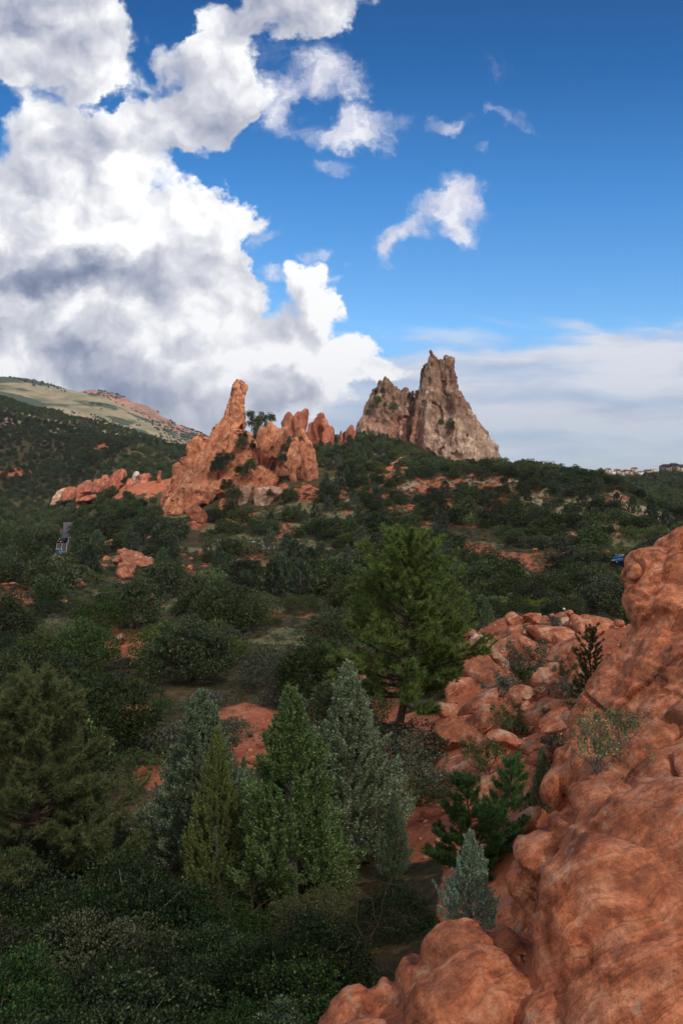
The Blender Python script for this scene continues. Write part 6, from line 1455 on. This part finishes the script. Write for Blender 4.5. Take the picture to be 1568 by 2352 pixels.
for A_, B__ in (((0, -.25, .9), (0, -.05, .3)), ((0, -.05, .3), (0, .42, .78)), ((0, -.22, .82), (0, .40, .88)), ((0, -.05, .3), (0, -.52, .34)), ((0, -.22, .8), (0, -.52, .34)), ((0, .40, .9), (0, .52, .34))): a.add(*tube([A_, B__], [.02, .02], 6))
obj('frame', a.mesh('frame', [BLK]), bk)
for y in (-.52, .52):
    a = Acc(); t = np.linspace(0, 6.283, 21); a.add(*tube(np.stack([0*t, y + .33*np.cos(t), .34 + .33*np.sin(t)], -1), np.full(21, .02), 6)); obj('wheel', a.mesh('wheel', [TYRE]), bk)
a = Acc(); a.add(*tube([(-.22, .50, 1.0), (-.2, .42, 1.02), (.2, .42, 1.02), (.22, .50, 1.0)], [.015]*4, 6)); obj('handlebar', a.mesh('handlebar', [CHROME]), bk)
a = Acc(); a.box((-.07, -.36, .90), (.07, -.12, .95)); obj('saddle', a.mesh('saddle', [BLK]), bk)

# ---------------------------------------------------------------- posts, rails, signs
WOOD = plain('weathered_wood', (.22, .13, .08), .9, noise_=.35, scale=6); WOODL = plain('pale_timber', (.50, .36, .24), .9, noise_=.2, scale=6); ORANGE = plain('orange_board', (.40, .13, .03), .8)
p = at(1297, 1422, 61.5); o = empty('marker_post', (p.x, p.y, p.z)); tag(o, 'slender dark post with a small white cap standing on the slope-top rocks', 'post')
a = Acc(); a.box((-.05, -.05, -.4), (.05, .05, .85)); obj('pole', a.mesh('pole', [WOOD]), o)
V, F = ico(2); obj('cap', mesh_np('cap', V*.085 + np.array([-.10, 0, .80]), [(F, 0)], [WHITEP], True), o)
p = Vector(car_at(1214, 1347, .0)); o = empty('trail_railing', p, RAD(35)); tag(o, 'leaning wooden rail and post at the head of the red clearing behind the slope', 'railing')
for dx in (0, 1.3):
    a = Acc(); a.add(*tube([(dx, 0, -.2), (dx + .25, 0, 2.3)], [.13, .11], 8)); obj('post', a.mesh('post', [WOOD]), o)
for z in (1.0, 2.0):
    a = Acc(); a.add(*tube([(-.5, 0, z + .5), (2.2, 0, z - .8)], [.09, .09], 8)); obj('rail', a.mesh('rail', [WOODL]), o)
D = hit(1228, 1282, 120, 320); p = at(1228, 1263, D); gz_ = gz(p.x, p.y); p.z = gz_ + 1.9; o = empty('sign_board', (p.x, p.y, gz_)); tag(o, 'small orange board among the trees right of the red clearing', 'sign')
zz = p.z - gz_; a = Acc(); a.box((-.6, -.03, zz - .3), (.6, .03, zz + .3)); obj('board', a.mesh('board', [ORANGE]), o)
for sx in (-.4, .4):
    a = Acc(); a.box((sx - .05, .035, -.2), (sx + .05, .12, zz + .2)); obj('post', a.mesh('post', [WOOD]), o)
for i, (X, Y, L_, lab) in enumerate([(622, 1329, 2.6, 'pale fallen timber lying in the scrub of the lower grass clearing'), (665, 1331, 3.2, 'grey log rail right of the pale fallen timber')]):
    l = car_at(X, Y, .9); a = Acc(); a.add(*tube([(-L_/2, 0, 0), (0, .1, .03), (L_/2, 0, .12)], [.16, .15, .12], 8)); tag(obj('fallen_log', a.mesh('log', [WOODL if i == 0 else GREYB]), None, l, .1), lab, 'log')
# rail fence on the far right verge
D = hit(1530, 1160, 225, 600)
o = empty('rail_fence', car_at(1530, 1160, 0, D), 0.1); tag(o, 'low brown rail fence on the grassy verge at the right edge, beyond the ridge', 'fence')
for k in range(6):
    a = Acc(); a.box((k*2.2 - .12, -.12, -1.5), (k*2.2 + .12, .12, 1.3)); obj('post', a.mesh('post', [WOOD]), o)
for z in (.5, 1.1):
    a = Acc(); a.box((0, -.2, z - .07), (11, -.13, z + .07)); obj('rail', a.mesh('rail', [WOOD]), o)

# ---------------------------------------------------------------- far houses
ROOFR = plain('terracotta_roof', (.30, .13, .09), .9, noise_=.2, scale=.4); ROOFB = plain('brown_roof', (.07, .055, .05), .9); STUC = [plain('cream_stucco', (.46, .38, .29), .9), plain('pink_stucco', (.40, .27, .21), .9), plain('white_stucco', (.58, .57, .54), .9), plain('brown_timber_wall', (.16, .11, .08), .9)]
PANE = plain('house_window', (.05, .06, .08), .2)
def house(X, Y, D, w, h, dp, wall, roof, label, flat=False, storeys=2, rz=0.0, group='houses along the far skyline'):
    p = at(X, Y, D); o = empty('house', (p.x, p.y, p.z), rz); tag(o, label, 'house', group)
    a = Acc(); a.box((-w/2, -dp/2, -4), (w/2, dp/2, h)); a.box((-w*.2, -dp/2 - 2.5, -4), (w*.18, -dp/2, h*.72)); obj('wall', a.mesh('wall', [wall]), o)
    a = Acc()
    if flat: a.box((-w/2 - .4, -dp/2 - .4, h), (w/2 + .4, dp/2 + .4, h + .5))
    else:
        for (x0, x1, y0, y1, z0) in ((-w/2 - .8, w/2 + .8, -dp/2 - .8, dp/2 + .8, h), (-w*.2 - .5, w*.18 + .5, -dp/2 - 3.2, -dp/2 - .85, h*.72)):
            hh_ = (y1 - y0)*.22 + .5; a.add([(x0, y0, z0), (x1, y0, z0), (x1, y1, z0), (x0, y1, z0), (x0 + (x1-x0)*.28, (y0+y1)/2, z0 + hh_), (x1 - (x1-x0)*.28, (y0+y1)/2, z0 + hh_)], np.array([(3, 2, 1, 0), (0, 1, 5, 4), (2, 3, 4, 5)])); a.add([(x0, y0, z0), (x1, y0, z0), (x1, y1, z0), (x0, y1, z0), (x0 + (x1-x0)*.28, (y0+y1)/2, z0 + hh_), (x1 - (x1-x0)*.28, (y0+y1)/2, z0 + hh_)], np.array([(1, 2, 5), (3, 0, 4)]))
    obj('roof', a.mesh('roof', [roof]), o)
    n = max(2, int(w/5))
    for s in range(storeys):
        for k in range(n):
            x = -w/2 + w*(k + .5)/n
            if -w*.22 < x < w*.2 and s == 0: continue
            a = Acc(); z = h*(s + .35)/storeys; a.box((x - .8, -dp/2 - .06, z), (x + .8, -dp/2 + .02, z + 1.5)); obj('window', a.mesh('window', [PANE]), o)
    return o
HP = [(1372, 1086, 12, 0, 0, 'cream house at the left end of the far town'), (1385, 1087, 10, 1, 0, 'pink house second from the left end of the far town'), (1396, 1085, 12, 0, 0, 'cream house with a red roof among dark trees in the far town'), (1407, 1088, 11, 2, 1, 'small white flat house low in the left part of the far town'),
      (1417, 1086, 14, 1, 0, 'broad pink house left of the centre of the far town'), (1428, 1090, 12, 0, 0, 'cream house low in the middle of the far town'), (1436, 1086, 11, 0, 0, 'sandy house behind trees in the middle of the far town'), (1447, 1088, 16, 1, 0, 'wide pink house left of the long white one'),
      (1456, 1083, 13, 0, 0, 'tallest cream house on the far town skyline'), (1472, 1090, 20, 2, 1, 'long white flat-roofed house, brightest in the far town'), (1486, 1087, 15, 1, 0, 'red-roofed house right of the long white one'), (1500, 1085, 12, 0, 1, 'cream flat house between the red roof and the dark mansion')]
for i, (X, Y, w, k, fl, lab) in enumerate(HP): house(X, Y, 1850, w, 5.5 + (i*37 % 3), 9, STUC[k], ROOFR, lab, bool(fl), 2, .15*(i % 3 - 1))
house(1528, 1080, 1180, 15, 6, 11, STUC[3], ROOFB, 'dark brown mansion at the right edge of the skyline, left wing', group='dark mansion wings on the skyline')
house(1546, 1079, 1190, 15, 7, 11, STUC[3], ROOFB, 'dark brown mansion at the right edge of the skyline, taller middle wing', group='dark mansion wings on the skyline')
house(1563, 1080, 1180, 12, 5.5, 11, STUC[0], ROOFB, 'dark-roofed mansion wing with light walls, cut by the right edge', group='dark mansion wings on the skyline')
# far trees round the town and on the far mountains
def on_mesh(o, n, r, f):
    me = o.data; co = np.empty(len(me.vertices)*3, np.float32); me.vertices.foreach_get('co', co); co = co.reshape(-1, 3)
    q = co[r.integers(0, len(co), n)] + r.normal(size=(n, 3))*np.array([6, 6, 0]); return q[f(q)]
r9 = np.random.default_rng(9); pin = [SRC[m.name] for m in KINDS['pinyon_tree'][0] if m.name in SRC]
mm = bpy.data.objects['mountain_meadow']; ms = bpy.data.objects['mountain_scree']; hs_ = bpy.data.objects['hill_suburb']; hm_ = bpy.data.objects['hill_meadow']
def clumpy(th, f=.004, sd=5): return lambda q: fbm(q*np.array([f, f, f*3]), 3, sd) > th
A1 = on_mesh(mm, 9000, r9, clumpy(.18)); A2 = on_mesh(ms, 9000, r9, clumpy(.0, .006, 8)); A3 = on_mesh(hs_, 5000, r9, clumpy(-.3, .01, 3)); A4 = on_mesh(hm_, 2500, r9, lambda q: (q[:, 0] > 690) & (fbm(q*.012, 3, 4) > -.1))
PP_ = np.concatenate([A1, A2, A3, A4]); SC = np.concatenate([r9.uniform(1.2, 2.2, len(A1)), r9.uniform(1.6, 2.8, len(A2)), r9.uniform(1.0, 1.8, len(A3)), r9.uniform(1.0, 1.9, len(A4))])
gn_scatter('far_treetops', PP_, SC, r9.integers(0, len(pin), len(PP_)), pin, kind='stuff')
# trees on the ledges of the rocks
def ledge_tree(X, Y, D, hgt, k, lab, nm='pinyon_tree'):
    m = KINDS[nm][0][k % len(KINDS[nm][0])]; p = at(X, Y, D); s = hgt/KINDS[nm][2]
    tag(obj(nm, m, None, tuple(p), k*1.1, (s*(.62 if D > 500 else .9), s*.8, s*1.1)), lab, 'pinyon', 'trees growing on the rock ledges')
for i, (X, Y, D, h_, lab) in enumerate([(585, 985, 345, 9, 'large dark tree behind the finger rock, left one of the clump'), (600, 975, 346, 8, 'dark tree in the middle of the clump right of the finger rock'), (575, 962, 350, 6, 'small tree top against the finger rock'), (622, 972, 340, 7, 'open-crowned tree at the right end of the clump by the finger rock'),
    (590, 1000, 338, 7, 'dark tree low in the clump right of the finger rock'), (612, 992, 338, 6, 'low tree at the right foot of the clump by the finger rock'),
    (555, 1030, 322, 8, 'dark tree in the gully of the orange body'), (558, 1012, 324, 6, 'small tree higher in the gully of the orange body'), (512, 1072, 316, 9, 'spreading grey tree on the orange slab, upper one'), (500, 1085, 314, 9, 'dark green tree on the orange slab, lower left'), (530, 1060, 318, 6, 'thin tree right of the spreading grey tree'),
    (550, 1090, 312, 6, 'dark shrubby tree in the middle of the orange slab'), (575, 1082, 312, 8, 'tall dark tree at the upper right of the orange slab'), (562, 1092, 311, 6, 'second dark tree at the right of the orange slab'), (590, 1012, 326, 5, 'small tree in the cleft left of the orange shoulder'), (580, 1030, 324, 4, 'tiny shrub in the cleft left of the orange shoulder'),
    (655, 1040, 318, 6, 'dark tree in the gap between shoulder and cone rocks'), (665, 1022, 322, 5, 'small tree high in the gap between shoulder and cone rocks'), (648, 1062, 314, 6, 'tree low in the gap between shoulder and cone rocks'), (535, 1155, 296, 10, 'large greyish tree standing before the whitish rock face'), (522, 1130, 300, 8, 'dark tree left of the large greyish tree by the slab'),
    (620, 1140, 296, 4, 'single small tree on the pale pink ledge'),
    (867, 930, 558, 17, 'tall dark tree on the upper ledges of the lower grey peak'), (878, 905, 560, 12, 'thin tree near the top of the lower grey peak'), (903, 945, 556, 17, 'dark columnar tree on the right ledge of the lower grey peak'), (884, 935, 555, 9, 'small tree in the middle ledges of the lower grey peak'), (845, 955, 556, 12, 'tree on the left edge of the lower grey peak'),
    (853, 940, 558, 10, 'small tree above the left edge of the lower grey peak'), (940, 912, 572, 8, 'tree in the saddle between the two grey peaks'), (1034, 985, 538, 17, 'largest tree on the face of the tallest grey peak'), (1012, 978, 538, 11, 'smaller tree left of the largest one on the tallest peak'), (1032, 1000, 536, 8, 'shrub under the largest tree on the tallest peak'),
    (1018, 1032, 532, 7, 'shrub low on the pale skirt of the tallest peak'), (1075, 1005, 540, 7, 'shrub on the right skirt of the tallest peak'), (1038, 1045, 530, 6, 'tiny shrub near the foot of the tallest peak'), (938, 985, 550, 10, 'dark tree deep in the cleft between the grey peaks'), (880, 1060, 428, 10, 'broad dark tree at the foot of the lower grey peak'),
    (850, 1040, 432, 10, 'dark tree left of the foot of the lower grey peak'), (835, 1050, 428, 9, 'tree right of the blunt rock tooth'), (788, 1040, 424, 8, 'tree below the pointed rock tooth')]):
    ledge_tree(X, Y, D, h_*(.42 if D > 500 else .68), i, lab)

# loose stones on the bare slope
rs = []
for k in range(3):
    V, F = boulder_mesh(.5, .42, .33, 900 + k, 10, 2, .05); X, Y = ((1085, 1795), (1120, 1775), (1010, 1800))[k]; D = hit(X, Y, 20, 60); p = at(X, Y, D)
    rs.append(tag(obj('loose_stone', mesh_np('loose_stone', V, [(F, 0)], [REDMID]), None, (p.x, p.y, gz(p.x, p.y)), k, .5), ['angular fist-like stone on bare soil behind the pair of young pines', 'flat-sided stone right of the angular one, behind the young pines', 'small stone on the red soil beside the big pine trunk'][k], 'stone'))
def acc_stone(x, y, z, r):
    P = np.stack([x, y, z], -1); return patch_at(P)['r'] > .5, np.ones(len(x))
SP_ = scatter(14000, 22, 78, -8, 25, .35, acc_stone); rq = np.random.default_rng(4)
gn_scatter('rubble', SP_, rq.uniform(.04, .2, len(SP_))*rq.uniform(.5, 2.6, len(SP_)), rq.integers(0, 3, len(SP_)), rs, kind='stuff')
# ---------------------------------------------------------------- air between us and the far hills
HAZE = 0.00005
if HAZE:
    m = bpy.data.materials.new('air'); m.use_nodes = True; g = NT(m.node_tree)
    v = g.n('ShaderNodeVolumePrincipled', ins={'Color': (.80, .88, 1.0, 1), 'Density': HAZE, 'Anisotropy': .3})
    g.n('ShaderNodeOutputMaterial', ins={1: v.outputs[0]})
    a = Acc(); a.box((-12600, -12600, -430), (12600, 12600, 760)); o = obj('haze', a.mesh('haze', [m])); tag(o, kind='stuff')
